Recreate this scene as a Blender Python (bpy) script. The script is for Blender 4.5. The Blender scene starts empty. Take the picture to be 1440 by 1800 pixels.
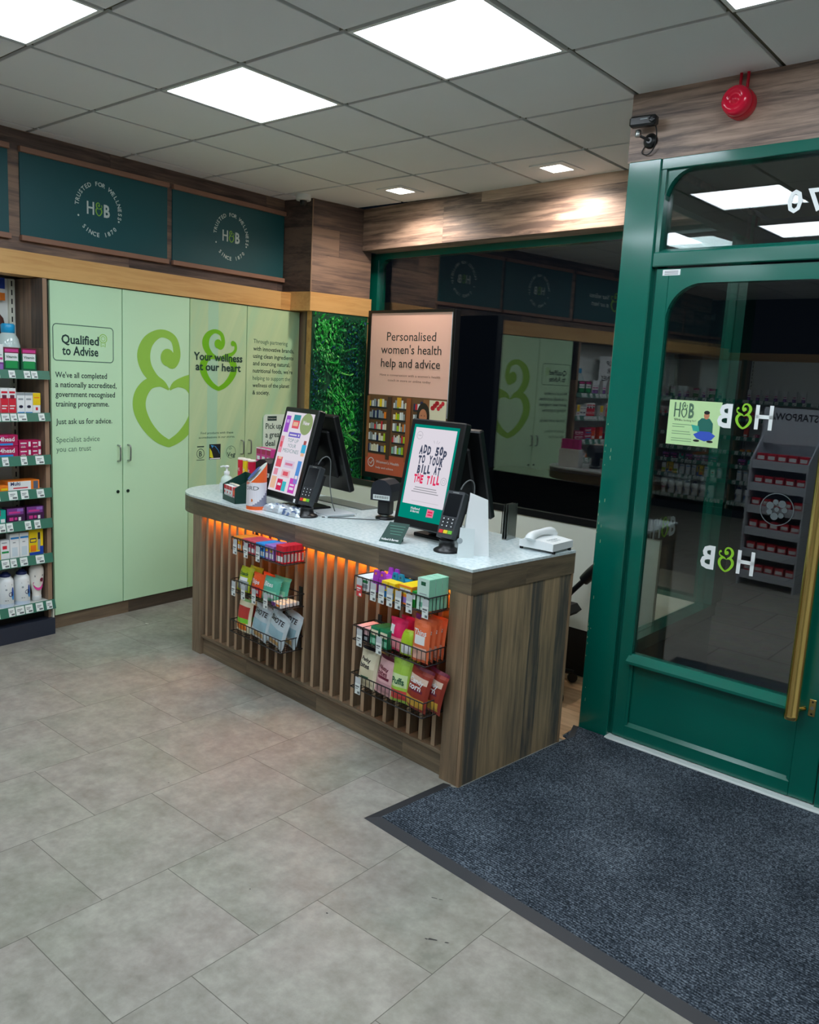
import bpy, math, random
from math import sin, cos, pi, radians
from mathutils import Matrix, Vector
rnd = random.Random(7)
scene = bpy.context.scene
COL = scene.collection

# ------------------------------------------------------------------ camera
FPX, YAW, PITCH, ROLL = 1458.2, 0.70079, -0.16265, 0.05292
cy, sy, cp, sp, cr, sr = cos(YAW), sin(YAW), cos(PITCH), sin(PITCH), cos(ROLL), sin(ROLL)
fw = Vector((-sy*cp, cy*cp, sp)); rt = Vector((cy, sy, 0)); up = rt.cross(fw)
r2 = rt*cr + up*sr; u2 = up*cr - rt*sr
cam_d = bpy.data.cameras.new('camera'); cam = bpy.data.objects.new('camera', cam_d); COL.objects.link(cam)
cam_d.sensor_fit = 'HORIZONTAL'; cam_d.sensor_width = 36.0; cam_d.lens = 36.0*FPX/1440.0
cam_d.clip_start = 0.05
cam.matrix_world = Matrix(((r2.x, u2.x, -fw.x, 2.974), (r2.y, u2.y, -fw.y, -1.698), (r2.z, u2.z, -fw.z, 1.624), (0, 0, 0, 1)))
scene.camera = cam

# ------------------------------------------------------------------ world, exposure
world = bpy.data.worlds.new('night'); scene.world = world; world.use_nodes = True
world.node_tree.nodes['Background'].inputs[0].default_value = (0.004, 0.006, 0.010, 1)
world.node_tree.nodes['Background'].inputs[1].default_value = 0.35
vs = scene.view_settings
vs.view_transform = 'Standard'; vs.look = 'None'; vs.gamma = 1.0; vs.use_curve_mapping = False
vs.exposure = 0.50
LAMP = 9.4            # brightness of the ceiling panels
SPOT = 16.0           # brightness of the small square downlights
LED = 120.0            # brightness of the orange strip under the counter band
SCREEN = 0.62         # brightness of the lit screens
CEIL = 2.855

# ------------------------------------------------------------------ materials
_m = {}
def lin(c):
    return tuple(((v/255)/12.92 if v/255 <= .04045 else ((v/255+.055)/1.055)**2.4) for v in c)
def nt(name):
    m = bpy.data.materials.new(name); m.use_nodes = True
    n = m.node_tree.nodes; return m, n, m.node_tree.links, n['Principled BSDF']
def mat(name, rgb, rough=.5, metal=0., spec=.5, var=0., emit=0., coat=0.):
    """plain material from an sRGB colour, with a slight procedural variation"""
    if name in _m: return _m[name]
    m, n, l, b = nt(name); c = lin(rgb)
    b.inputs['Roughness'].default_value = rough; b.inputs['Metallic'].default_value = metal
    b.inputs['Specular IOR Level'].default_value = spec
    if coat: b.inputs['Coat Weight'].default_value = coat; b.inputs['Coat Roughness'].default_value = .1
    b.inputs['Base Color'].default_value = (*c, 1)
    if var:
        tc = n.new('ShaderNodeTexCoord'); no = n.new('ShaderNodeTexNoise'); no.inputs['Scale'].default_value = 6; no.inputs['Detail'].default_value = 5
        mx = n.new('ShaderNodeMix'); mx.data_type = 'RGBA'
        mx.inputs[6].default_value = (*[v*(1-var) for v in c], 1); mx.inputs[7].default_value = (*[min(1, v*(1+var)) for v in c], 1)
        l.new(tc.outputs['Object'], no.inputs['Vector']); l.new(no.outputs['Fac'], mx.inputs[0]); l.new(mx.outputs[2], b.inputs['Base Color'])
    if emit:
        b.inputs['Emission Color'].default_value = (*c, 1); b.inputs['Emission Strength'].default_value = emit
        b.inputs['Base Color'].default_value = (*[v*.05 for v in c], 1)
    _m[name] = m; return m
def emission(name, rgb, s):
    if name in _m: return _m[name]
    m = bpy.data.materials.new(name); m.use_nodes = True; n = m.node_tree.nodes; n.clear()
    e = n.new('ShaderNodeEmission'); o = n.new('ShaderNodeOutputMaterial'); e.inputs[0].default_value = (*lin(rgb), 1); e.inputs[1].default_value = s
    m.node_tree.links.new(e.outputs[0], o.inputs[0]); _m[name] = m; return m
def ramp(n, pts):
    r = n.new('ShaderNodeValToRGB'); e = r.color_ramp.elements
    while len(e) < len(pts): e.new(.5)
    for i, (p, c) in enumerate(pts): e[i].position = p; e[i].color = (*lin(c), 1)
    return r
def math_n(n, l, op, a, b=None):
    x = n.new('ShaderNodeMath'); x.operation = op
    for i, v in enumerate((a, b)):
        if v is None: continue
        if isinstance(v, (int, float)): x.inputs[i].default_value = v
        else: l.new(v, x.inputs[i])
    return x.outputs[0]
def wood(name, grain, plank, width, cols, rough=.5, seam=.6, length=1.25, bump=.15, pv=.26, steps=None):
    """planks: 'grain' and 'plank' are object axes (0,1,2); cols = dark, mid, light"""
    if name in _m: return _m[name]
    m, n, l, b = nt(name)
    tc = n.new('ShaderNodeTexCoord'); sx = n.new('ShaderNodeSeparateXYZ'); l.new(tc.outputs['Object'], sx.inputs[0])
    g, p = sx.outputs[grain], sx.outputs[plank]; o = sx.outputs[3-grain-plank]
    row = math_n(n, l, 'FLOOR', math_n(n, l, 'DIVIDE', p, width))
    wn0 = n.new('ShaderNodeTexWhiteNoise'); wn0.noise_dimensions = '1D'; l.new(row, wn0.inputs['W'])
    gs = math_n(n, l, 'ADD', math_n(n, l, 'DIVIDE', g, length), wn0.outputs['Value'])
    seg = math_n(n, l, 'FLOOR', gs)
    wn = n.new('ShaderNodeTexWhiteNoise'); wn.noise_dimensions = '2D'
    cb = n.new('ShaderNodeCombineXYZ'); l.new(row, cb.inputs[0]); l.new(seg, cb.inputs[1]); l.new(cb.outputs[0], wn.inputs['Vector'])
    # stretched grain noise
    cv = n.new('ShaderNodeCombineXYZ')
    l.new(math_n(n, l, 'ADD', math_n(n, l, 'MULTIPLY', g, 2.2), math_n(n, l, 'MULTIPLY', wn.outputs['Value'], 37.0)), cv.inputs[0])
    l.new(math_n(n, l, 'MULTIPLY', p, 34.), cv.inputs[1]); l.new(math_n(n, l, 'MULTIPLY', o, 34.), cv.inputs[2])
    ns = n.new('ShaderNodeTexNoise'); ns.inputs['Scale'].default_value = 1.; ns.inputs['Detail'].default_value = 8; ns.inputs['Roughness'].default_value = .65; ns.inputs['Distortion'].default_value = .6
    l.new(cv.outputs[0], ns.inputs['Vector'])
    cv2 = n.new('ShaderNodeCombineXYZ')
    l.new(math_n(n, l, 'ADD', math_n(n, l, 'MULTIPLY', g, 1.1), math_n(n, l, 'MULTIPLY', wn.outputs['Value'], 11.0)), cv2.inputs[0])
    l.new(math_n(n, l, 'MULTIPLY', p, 5.), cv2.inputs[1]); l.new(math_n(n, l, 'MULTIPLY', o, 5.), cv2.inputs[2])
    n2 = n.new('ShaderNodeTexNoise'); n2.inputs['Scale'].default_value = 1.6; n2.inputs['Detail'].default_value = 4; l.new(cv2.outputs[0], n2.inputs['Vector'])
    f = math_n(n, l, 'ADD', math_n(n, l, 'MULTIPLY', ns.outputs['Fac'], .55), math_n(n, l, 'MULTIPLY', n2.outputs['Fac'], .35))
    f = math_n(n, l, 'ADD', f, math_n(n, l, 'MULTIPLY', math_n(n, l, 'SUBTRACT', wn.outputs['Value'], .5), pv))
    if steps:      # boards of chosen tone, laid side by side across the panel
        st = n.new('ShaderNodeValToRGB'); st.color_ramp.interpolation = 'CONSTANT'; e = st.color_ramp.elements
        while len(e) < len(steps)-1: e.new(.5)
        for i, (q, v) in enumerate(steps[1:]): e[i].position = q; e[i].color = (v, v, v, 1)
        l.new(math_n(n, l, 'DIVIDE', p, steps[0]), st.inputs[0])
        f = math_n(n, l, 'ADD', f, math_n(n, l, 'MULTIPLY', math_n(n, l, 'SUBTRACT', st.outputs[0], .5), .5))
    rp = ramp(n, [(.33, cols[0]), (.46, cols[1]), (.6, cols[2])]); l.new(f, rp.inputs[0])
    # seams
    fr = math_n(n, l, 'FRACT', math_n(n, l, 'DIVIDE', p, width)); d = math_n(n, l, 'MINIMUM', fr, math_n(n, l, 'SUBTRACT', 1., fr))
    fs = math_n(n, l, 'FRACT', gs); d2 = math_n(n, l, 'MINIMUM', fs, math_n(n, l, 'SUBTRACT', 1., fs))
    k = math_n(n, l, 'MAXIMUM', math_n(n, l, 'LESS_THAN', math_n(n, l, 'MULTIPLY', d, width), .0011), math_n(n, l, 'LESS_THAN', math_n(n, l, 'MULTIPLY', d2, length), .0011))
    mx = n.new('ShaderNodeMix'); mx.data_type = 'RGBA'; mx.inputs[7].default_value = (*[v*.25 for v in lin(cols[0])], 1)
    l.new(math_n(n, l, 'MULTIPLY', k, seam), mx.inputs[0]); l.new(rp.outputs[0], mx.inputs[6]); l.new(mx.outputs[2], b.inputs['Base Color'])
    b.inputs['Roughness'].default_value = rough
    bp = n.new('ShaderNodeBump'); bp.inputs['Strength'].default_value = bump; bp.inputs['Distance'].default_value = .002; l.new(ns.outputs['Fac'], bp.inputs['Height']); l.new(bp.outputs[0], b.inputs['Normal'])
    _m[name] = m; return m
def glass(name, tint=(1, 1, 1), k=1.0, base=.045):
    """clear pane: transmission plus Schlick reflection at each of its faces"""
    if name in _m: return _m[name]
    m = bpy.data.materials.new(name); m.use_nodes = True; n = m.node_tree.nodes; l = m.node_tree.links; n.clear()
    o = n.new('ShaderNodeOutputMaterial'); t = n.new('ShaderNodeBsdfTransparent'); g = n.new('ShaderNodeBsdfGlossy'); x = n.new('ShaderNodeMixShader')
    t.inputs[0].default_value = (*tint, 1); g.inputs['Roughness'].default_value = 0.0; g.inputs['Color'].default_value = (1, 1, 1, 1)
    lw = n.new('ShaderNodeLayerWeight'); lw.inputs['Blend'].default_value = .5
    f = math_n(n, l, 'MULTIPLY', math_n(n, l, 'ADD', math_n(n, l, 'MULTIPLY', math_n(n, l, 'POWER', lw.outputs['Facing'], 5.), 1-base), base), k)
    l.new(f, x.inputs[0]); l.new(t.outputs[0], x.inputs[1]); l.new(g.outputs[0], x.inputs[2]); l.new(x.outputs[0], o.inputs[0])
    _m[name] = m; return m

# ------------------------------------------------------------------ mesh builder
class MB:
    def __init__(s): s.v = []; s.f = []; s.m = []; s.sm = []; s.mats = []
    def mi(s, m):
        if m not in s.mats: s.mats.append(m)
        return s.mats.index(m)
    def add(s, vs, fs, m, smooth=False, M=None):
        b = len(s.v); i = s.mi(m)
        for p in vs:
            p = Vector(p); s.v.append(M @ p if M is not None else p)
        for q in fs: s.f.append([b+k for k in q]); s.m.append(i); s.sm.append(smooth)
        return s
    def box(s, x0, x1, y0, y1, z0, z1, m, M=None, bev=0.):
        if bev:
            return s.rbox(x0, x1, y0, y1, z0, z1, bev, m, M)
        v = [(x0, y0, z0), (x1, y0, z0), (x1, y1, z0), (x0, y1, z0), (x0, y0, z1), (x1, y0, z1), (x1, y1, z1), (x0, y1, z1)]
        return s.add(v, [(0, 3, 2, 1), (4, 5, 6, 7), (0, 1, 5, 4), (1, 2, 6, 5), (2, 3, 7, 6), (3, 0, 4, 7)], m, M=M)
    def rbox(s, x0, x1, y0, y1, z0, z1, b, m, M=None):
        """box with chamfered edges"""
        X = (x0, x1); Y = (y0, y1); Z = (z0, z1); vs = []; idx = {}
        for i in (0, 1):
            for j in (0, 1):
                for k in (0, 1):
                    sx, sy_, sz = (1 if i == 0 else -1), (1 if j == 0 else -1), (1 if k == 0 else -1)
                    idx[i, j, k, 0] = len(vs); vs.append((X[i], Y[j]+sy_*b, Z[k]+sz*b))
                    idx[i, j, k, 1] = len(vs); vs.append((X[i]+sx*b, Y[j], Z[k]+sz*b))
                    idx[i, j, k, 2] = len(vs); vs.append((X[i]+sx*b, Y[j]+sy_*b, Z[k]))
        F = []
        for i in (0, 1):
            q = [idx[i, 0, 0, 0], idx[i, 1, 0, 0], idx[i, 1, 1, 0], idx[i, 0, 1, 0]]; F.append(q if i else q[::-1])
            q = [idx[0, i, 0, 1], idx[1, i, 0, 1], idx[1, i, 1, 1], idx[0, i, 1, 1]]; F.append(q[::-1] if i else q)
            q = [idx[0, 0, i, 2], idx[1, 0, i, 2], idx[1, 1, i, 2], idx[0, 1, i, 2]]; F.append(q if i else q[::-1])
        c = Vector(((x0+x1)/2, (y0+y1)/2, (z0+z1)/2))
        def orient(q):
            p = [Vector(vs[t]) for t in q]; nn = (p[1]-p[0]).cross(p[2]-p[0]); cc = sum(p, Vector())/len(p)
            return list(q) if nn.dot(cc-c) > 0 else list(q)[::-1]
        for i in (0, 1):
            for j in (0, 1):
                F.append(orient([idx[i, j, 0, 0], idx[i, j, 0, 1], idx[i, j, 1, 1], idx[i, j, 1, 0]]))
                F.append(orient([idx[i, 0, j, 0], idx[i, 1, j, 0], idx[i, 1, j, 2], idx[i, 0, j, 2]]))
                F.append(orient([idx[0, i, j, 1], idx[1, i, j, 1], idx[1, i, j, 2], idx[0, i, j, 2]]))
                for k in (0, 1): F.append(orient([idx[i, j, k, 0], idx[i, j, k, 1], idx[i, j, k, 2]]))
        return s.add(vs, [orient(q) for q in F], m, M=M)
    def prism(s, poly, a, b, m, axis='z', M=None, smooth=False):
        """polygon extruded: axis z -> (x,y); axis y -> (x,z); axis x -> (y,z)"""
        def P(p, h):
            return (p[0], p[1], h) if axis == 'z' else ((p[0], h, p[1]) if axis == 'y' else (h, p[0], p[1]))
        k = len(poly); vs = [P(p, a) for p in poly]+[P(p, b) for p in poly]
        ar = sum(poly[i][0]*poly[(i+1) % k][1]-poly[(i+1) % k][0]*poly[i][1] for i in range(k))
        fl = (ar > 0) != (axis == 'y')
        fs = [list(range(k))[::-1], list(range(k, 2*k))]+[[i, (i+1) % k, k+(i+1) % k, k+i] for i in range(k)]
        if not fl: fs = [f[::-1] for f in fs]
        if b < a: fs = [f[::-1] for f in fs]
        return s.add(vs, fs, m, M=M, smooth=smooth)
    def quad(s, pts, m, M=None): return s.add(pts, [(0, 1, 2, 3)], m, M=M)
    def lathe(s, prof, m, n=20, M=None, cap=True, smooth=True):
        vs = []; fs = []
        for r, z in prof:
            for k in range(n): a = 2*pi*k/n; vs.append((r*cos(a), r*sin(a), z))
        for i in range(len(prof)-1):
            for k in range(n): fs.append((i*n+k, i*n+(k+1) % n, (i+1)*n+(k+1) % n, (i+1)*n+k))
        s.add(vs, fs, m, smooth=smooth, M=M)
        if cap:
            if prof[0][0] > 1e-5: s.add([vs[k] for k in range(n)], [list(range(n))[::-1]], m, M=M)
            if prof[-1][0] > 1e-5: s.add([vs[(len(prof)-1)*n+k] for k in range(n)], [list(range(n))], m, M=M)
        return s
    def tube(s, pts, r, m, n=8, M=None, closed=False, smooth=True):
        pts = [Vector(p) for p in pts]; K = len(pts); rs = r if isinstance(r, (list, tuple)) else [r]*K
        vs = []; fs = []; prev = None
        for i in range(K):
            if closed: d = pts[(i+1) % K]-pts[i-1]
            else: d = pts[min(i+1, K-1)]-pts[max(i-1, 0)]
            d.normalize()
            if prev is None:
                a = Vector((0, 0, 1)) if abs(d.z) < .9 else Vector((1, 0, 0)); prev = d.cross(a).normalized()
            x = (prev-d*prev.dot(d)).normalized(); y = d.cross(x); prev = x
            for k in range(n): t = 2*pi*k/n; vs.append(pts[i]+x*rs[i]*cos(t)+y*rs[i]*sin(t))
        for i in range(K if closed else K-1):
            j = (i+1) % K
            for k in range(n): fs.append((i*n+k, i*n+(k+1) % n, j*n+(k+1) % n, j*n+k))
        s.add(vs, fs, m, smooth=smooth, M=M)
        if not closed:
            s.add(vs[:n], [list(range(n))[::-1]], m, M=M); s.add(vs[-n:], [list(range(n))], m, M=M)
        return s
    def flat(s, V2, F, m, M, y=-.0008):
        """2-D shape laid on a surface: (x,z) of the local frame, just in front of y=0"""
        return s.add([(p[0], y, p[1]) for p in V2], F, m, M=M)
    def rect(s, x0, x1, z0, z1, m, y=-.0008, M=None):
        return s.add([(x0, y, z0), (x1, y, z0), (x1, y, z1), (x0, y, z1)], [(0, 1, 2, 3)], m, M=M)
    def disc(s, x, z, r, m, y=-.0008, n=24, M=None, rz=None):
        rz = rz or r
        return s.add([(x+r*cos(2*pi*k/n), y, z+rz*sin(2*pi*k/n)) for k in range(n)], [list(range(n))], m, M=M)
    def ring(s, x, z, r, w, m, y=-.0008, n=32, M=None, rz=None):
        rz = rz or r; vs = []
        for k in range(n):
            a = 2*pi*k/n; vs += [(x+r*cos(a), y, z+rz*sin(a)), (x+(r-w)*cos(a), y, z+(rz-w)*sin(a))]
        return s.add(vs, [(2*k, 2*((k+1) % n), 2*((k+1) % n)+1, 2*k+1) for k in range(n)], m, M=M)
    def line(s, p, w, m, y=-.0008, M=None):
        """flat poly-line of width w in the local (x,z) plane"""
        vs = []; K = len(p)
        for i in range(K):
            a, b = Vector(p[max(i-1, 0)]), Vector(p[min(i+1, K-1)]); d = (b-a).normalized(); nrm = Vector((-d.y, d.x))*w/2
            vs += [(p[i][0]+nrm.x, y, p[i][1]+nrm.y), (p[i][0]-nrm.x, y, p[i][1]-nrm.y)]
        return s.add(vs, [(2*i, 2*i+1, 2*i+3, 2*i+2) for i in range(K-1)], m, M=M)
    def build(s, name, parent=None, M=None, **kw):
        me = bpy.data.meshes.new(name); me.from_pydata([tuple(p) for p in s.v], [], s.f)
        for m in s.mats: me.materials.append(m)
        me.polygons.foreach_set('material_index', s.m); me.polygons.foreach_set('use_smooth', s.sm); me.update()
        o = bpy.data.objects.new(name, me); COL.objects.link(o)
        if parent is not None: o.parent = parent
        if M is not None: o.matrix_basis = M
        return tag(o, **kw)
def tag(o, label=None, cat=None, group=None, kind=None):
    if label: o['label'] = label
    if cat: o['category'] = cat
    if group: o['group'] = group
    if kind: o['kind'] = kind
    return o
def thing(name, label, cat, M=None, group=None, kind=None):
    e = bpy.data.objects.new(name, None); e.empty_display_size = .05; COL.objects.link(e)
    if M is not None: e.matrix_basis = M
    return tag(e, label, cat, group, kind)
def dup(o, M, label=None, group=None):
    kids = [c for c in o.children]
    c = o.copy(); COL.objects.link(c); c.matrix_basis = M
    if label: c['label'] = label
    if group: c['group'] = group
    for k in kids:
        d = k.copy(); COL.objects.link(d); d.parent = c
        for g in k.children:
            e = g.copy(); COL.objects.link(e); e.parent = d
    return c
def frame(x, y, deg, z=0.):
    return Matrix.Translation((x, y, z)) @ Matrix.Rotation(radians(deg), 4, 'Z')
def T(x, y, z): return Matrix.Translation((x, y, z))
def RX(d): return Matrix.Rotation(radians(d), 4, 'X')
def RY(d): return Matrix.Rotation(radians(d), 4, 'Y')
def RZ(d): return Matrix.Rotation(radians(d), 4, 'Z')

# ------------------------------------------------------------------ lettering
_t = {}
def glyphs(body, bold=0.):
    k = (body, bold)
    if k not in _t:
        c = bpy.data.curves.new('lettering', 'FONT'); c.body = body; c.offset = bold; c.resolution_u = 2
        o = bpy.data.objects.new('lettering', c); me = bpy.data.meshes.new_from_object(o)
        V = [(v.co.x, v.co.y) for v in me.vertices]; F = [list(p.vertices) for p in me.polygons]
        bpy.data.objects.remove(o); bpy.data.meshes.remove(me); bpy.data.curves.remove(c)
        _t[k] = (V, F)
    return _t[k]
def text(mb, body, x, z, w, m, h=None, align='L', bold=0., M=None, y=-.001, mirror=False, warp=None):
    """lettering whose inked width is w; h = height of a capital (else natural); (x,z) = start (or centre/end) of the base line"""
    V, F = glyphs(body, bold)
    if not V: return
    x0 = min(p[0] for p in V); x1 = max(p[0] for p in V)
    sx = w/max(1e-6, x1-x0); sz = (h/.73) if h else sx
    ox = {'L': x, 'C': x-w/2, 'R': x-w}[align]
    P = [((p[0]-x0)*sx+ox, p[1]*sz+z) for p in V]
    if mirror: P = [(2*ox+w-a, b) for a, b in P]; F = [f[::-1] for f in F]
    vs = [(a, y if warp is None else warp(a, b), b) for a, b in P]
    mb.add(vs, F, m, M=M)
def spline(pts, k=6):
    out = []; n = len(pts)
    for i in range(n-1):
        p0, p1, p2, p3 = pts[max(i-1, 0)], pts[i], pts[i+1], pts[min(i+2, n-1)]
        for j in range(k):
            t = j/k
            out.append(tuple(.5*((2*b)+(-a+c)*t+(2*a-5*b+4*c-d)*t*t+(-a+3*b-3*c+d)*t**3) for a, b, c, d in zip(p0, p1, p2, p3)))
    out.append(tuple(pts[-1])); return out
AMP_STROKES = [
    [(.37, .735, .03), (.43, .73, .05), (.478, .80, .042), (.455, .915, .036), (.385, .965, .034), (.28, .97, .036), (.17, .90, .055), (.122, .79, .068), (.15, .68, .06), (.235, .59, .045), (.33, .545, .03), (.392, .50, .008)],
    [(.685, .818, .02), (.725, .80, .028), (.748, .74, .028), (.735, .68, .028), (.67, .622, .03), (.56, .58, .038), (.46, .545, .03), (.402, .50, .008)],
    [(.388, .50, .008), (.31, .553, .03), (.18, .545, .05), (.09, .45, .066), (.08, .33, .066), (.15, .20, .056), (.26, .095, .046), (.37, .038, .036), (.41, .030, .033)],
    [(.406, .50, .008), (.48, .553, .03), (.61, .545, .05), (.70, .45, .066), (.71, .33, .066), (.64, .20, .056), (.53, .095, .046), (.42, .038, .036), (.38, .030, .033)]]
def amp(mb, x, z, w, h, m, M=None, y=-.001, mirror=False, clip=None, mid=.395):
    """the curled heart-shaped ampersand; x,z = lower left corner; clip = largest x that is kept"""
    def P(a, b):
        a = a/.78; a = 1-a if mirror else a
        X = x+a*w
        return (min(X, clip) if clip is not None else X, y, z+b*h)
    y00 = y
    for si, st in enumerate(AMP_STROKES):
        y = y00-.00022*si; q = spline(st); vs = []
        for i in range(len(q)):
            a, b = q[max(i-1, 0)], q[min(i+1, len(q)-1)]; dx, dz = b[0]-a[0], b[1]-a[1]; L = math.hypot(dx, dz) or 1
            nx, nz = -dz/L*q[i][2], dx/L*q[i][2]
            vs += [P(q[i][0]+nx, q[i][1]+nz), P(q[i][0]-nx, q[i][1]-nz)]
        mb.add(vs, [(2*i, 2*i+1, 2*i+3, 2*i+2) for i in range(len(q)-1)], m, M=M)
    for cx, cz, r in ((.375, .775, .075), (.685, .80, .045)):
        y -= .00022
        if clip is not None and x+(cx-r)/.78*w > clip-.02: continue
        mb.add([P(cx+r*cos(2*pi*k/20), cz+r*sin(2*pi*k/20)) for k in range(20)], [list(range(20))], m, M=M)
def hb_logo(mb, x, z, w, h, ink, green, M=None, y=-.001, mirror=False):
    """H & B set between x and x+w"""
    def X(a, b): return (x+w-b, x+w-a) if mirror else (x+a, x+b)
    t = w*.068
    for a, b, c, d in ((0, t, 0, h), (w*.245, w*.245+t, 0, h), (0, w*.3, h*.45, h*.45+t)):
        p, q = X(a, min(b, w*.313)); mb.rect(p, q, z+c, z+d, ink, y, M)
    p, q = X(w*.36, w*.665); amp(mb, p, z-h*.03, q-p, h*1.06, green, M, y-.0002, mirror)
    p, q = X(w*.735, w); text(mb, 'B', p, z, q-p, ink, h=h, bold=.03, M=M, y=y, mirror=mirror)
# ------------------------------------------------------------------ frames (x right, y away from the viewer, z up)
F_CAB = frame(-1.745, .63, 94.1); F_FAS = frame(-1.90, .46, 91.85); F_WIN = frame(-1.646, 3.051, -4.2)
F_D = frame(1.20, 1.757, -.8); F_CNT = frame(1.16, .847, -4.9); F_PAR = frame(.85, 2.37, -2.5); F_BAY = frame(-1.70, .60, 94.1)
F_COL = frame(-1.703, 2.581, 82.8); F_LOB = frame(1.285, 1.80, 90)
def W2(F, x, y, z=0.): p = F @ Vector((x, y, z)); return (p.x, p.y)

# ------------------------------------------------------------------ materials of the shell
W_FAS = wood('weathered_oak_boards', 0, 2, .19, ((64, 54, 52), (104, 86, 78), (150, 122, 102)), .55)
W_FAS2 = wood('greige_oak_boards', 0, 2, .31, ((104, 88, 80), (176, 150, 132), (214, 186, 164)), .5, seam=.3, length=2.4)
W_END = wood('weathered_oak_upright', 2, 1, .118, ((84, 82, 76), (146, 128, 100), (184, 158, 122)), .5, length=80., pv=0., seam=.25, steps=[.69, (0., .34), (.16, .6), (.42, .54), (.58, .32), (.70, .58), (.86, .36)])
W_SLAT = wood('weathered_oak_batten', 2, 0, .9, ((84, 74, 60), (116, 100, 80), (146, 126, 102)), .55, seam=0., length=3.)
W_SIDE = wood('weathered_oak_side', 2, 1, .12, ((78, 70, 64), (112, 94, 80), (146, 120, 98)), .5, length=4.)
W_BAND = wood('counter_oak', 0, 2, .3, ((80, 70, 56), (112, 98, 78), (142, 124, 98)), .5, seam=.3, length=.6, pv=.1)
W_BANDY = wood('counter_oak_end', 1, 2, .3, ((80, 70, 56), (112, 98, 78), (142, 124, 98)), .5, seam=0., length=3., pv=.1)
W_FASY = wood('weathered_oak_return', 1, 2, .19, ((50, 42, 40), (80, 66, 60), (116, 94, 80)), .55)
W_HONEY = wood('honey_oak', 0, 2, .4, ((180, 130, 72), (202, 152, 90), (216, 170, 106)), .45, seam=0., length=4., bump=.05)
W_KICK = wood('dark_oak_kick', 0, 2, .3, ((70, 60, 50), (100, 84, 68), (128, 108, 86)), .5, seam=.2)
W_FLOOR = wood('beech_laminate', 0, 1, .19, ((176, 138, 100), (202, 164, 124), (220, 184, 144)), .4, seam=.4)
GREEN = mat('racing_green_gloss', (0, 98, 82), .2, spec=.5, var=.05, coat=.6)
GREEN_IN = mat('racing_green_frame', (0, 90, 76), .3)
GLASS = glass('window_glass', (.93, .96, .95), 1.9)
GLASS_D = glass('door_glass', (.86, .9, .89), 1.7)
WHITE_LET = mat('white_vinyl', (235, 240, 238), .6)
LIME_LET = mat('lime_vinyl', (140, 200, 40), .6)
INK = mat('dark_green_ink', (22, 58, 52), .7)
TEXT_BK = mat('black_ink', (22, 26, 28), .7)
BLACK = mat('black_plastic', (16, 17, 19), .35)
BLACK_M = mat('matt_black', (10, 11, 13), .6)
STEEL = mat('satin_steel', (168, 172, 170), .3, 1.)
BRASS = mat('polished_brass', (236, 204, 124), .18, 1.)
CREAM = mat('cream_paint', (226, 228, 212), .5, var=.03)
WALLP = mat('painted_plaster', (206, 206, 198), .8, var=.04)
WHITE_P = mat('white_plastic', (232, 236, 236), .35)

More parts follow.
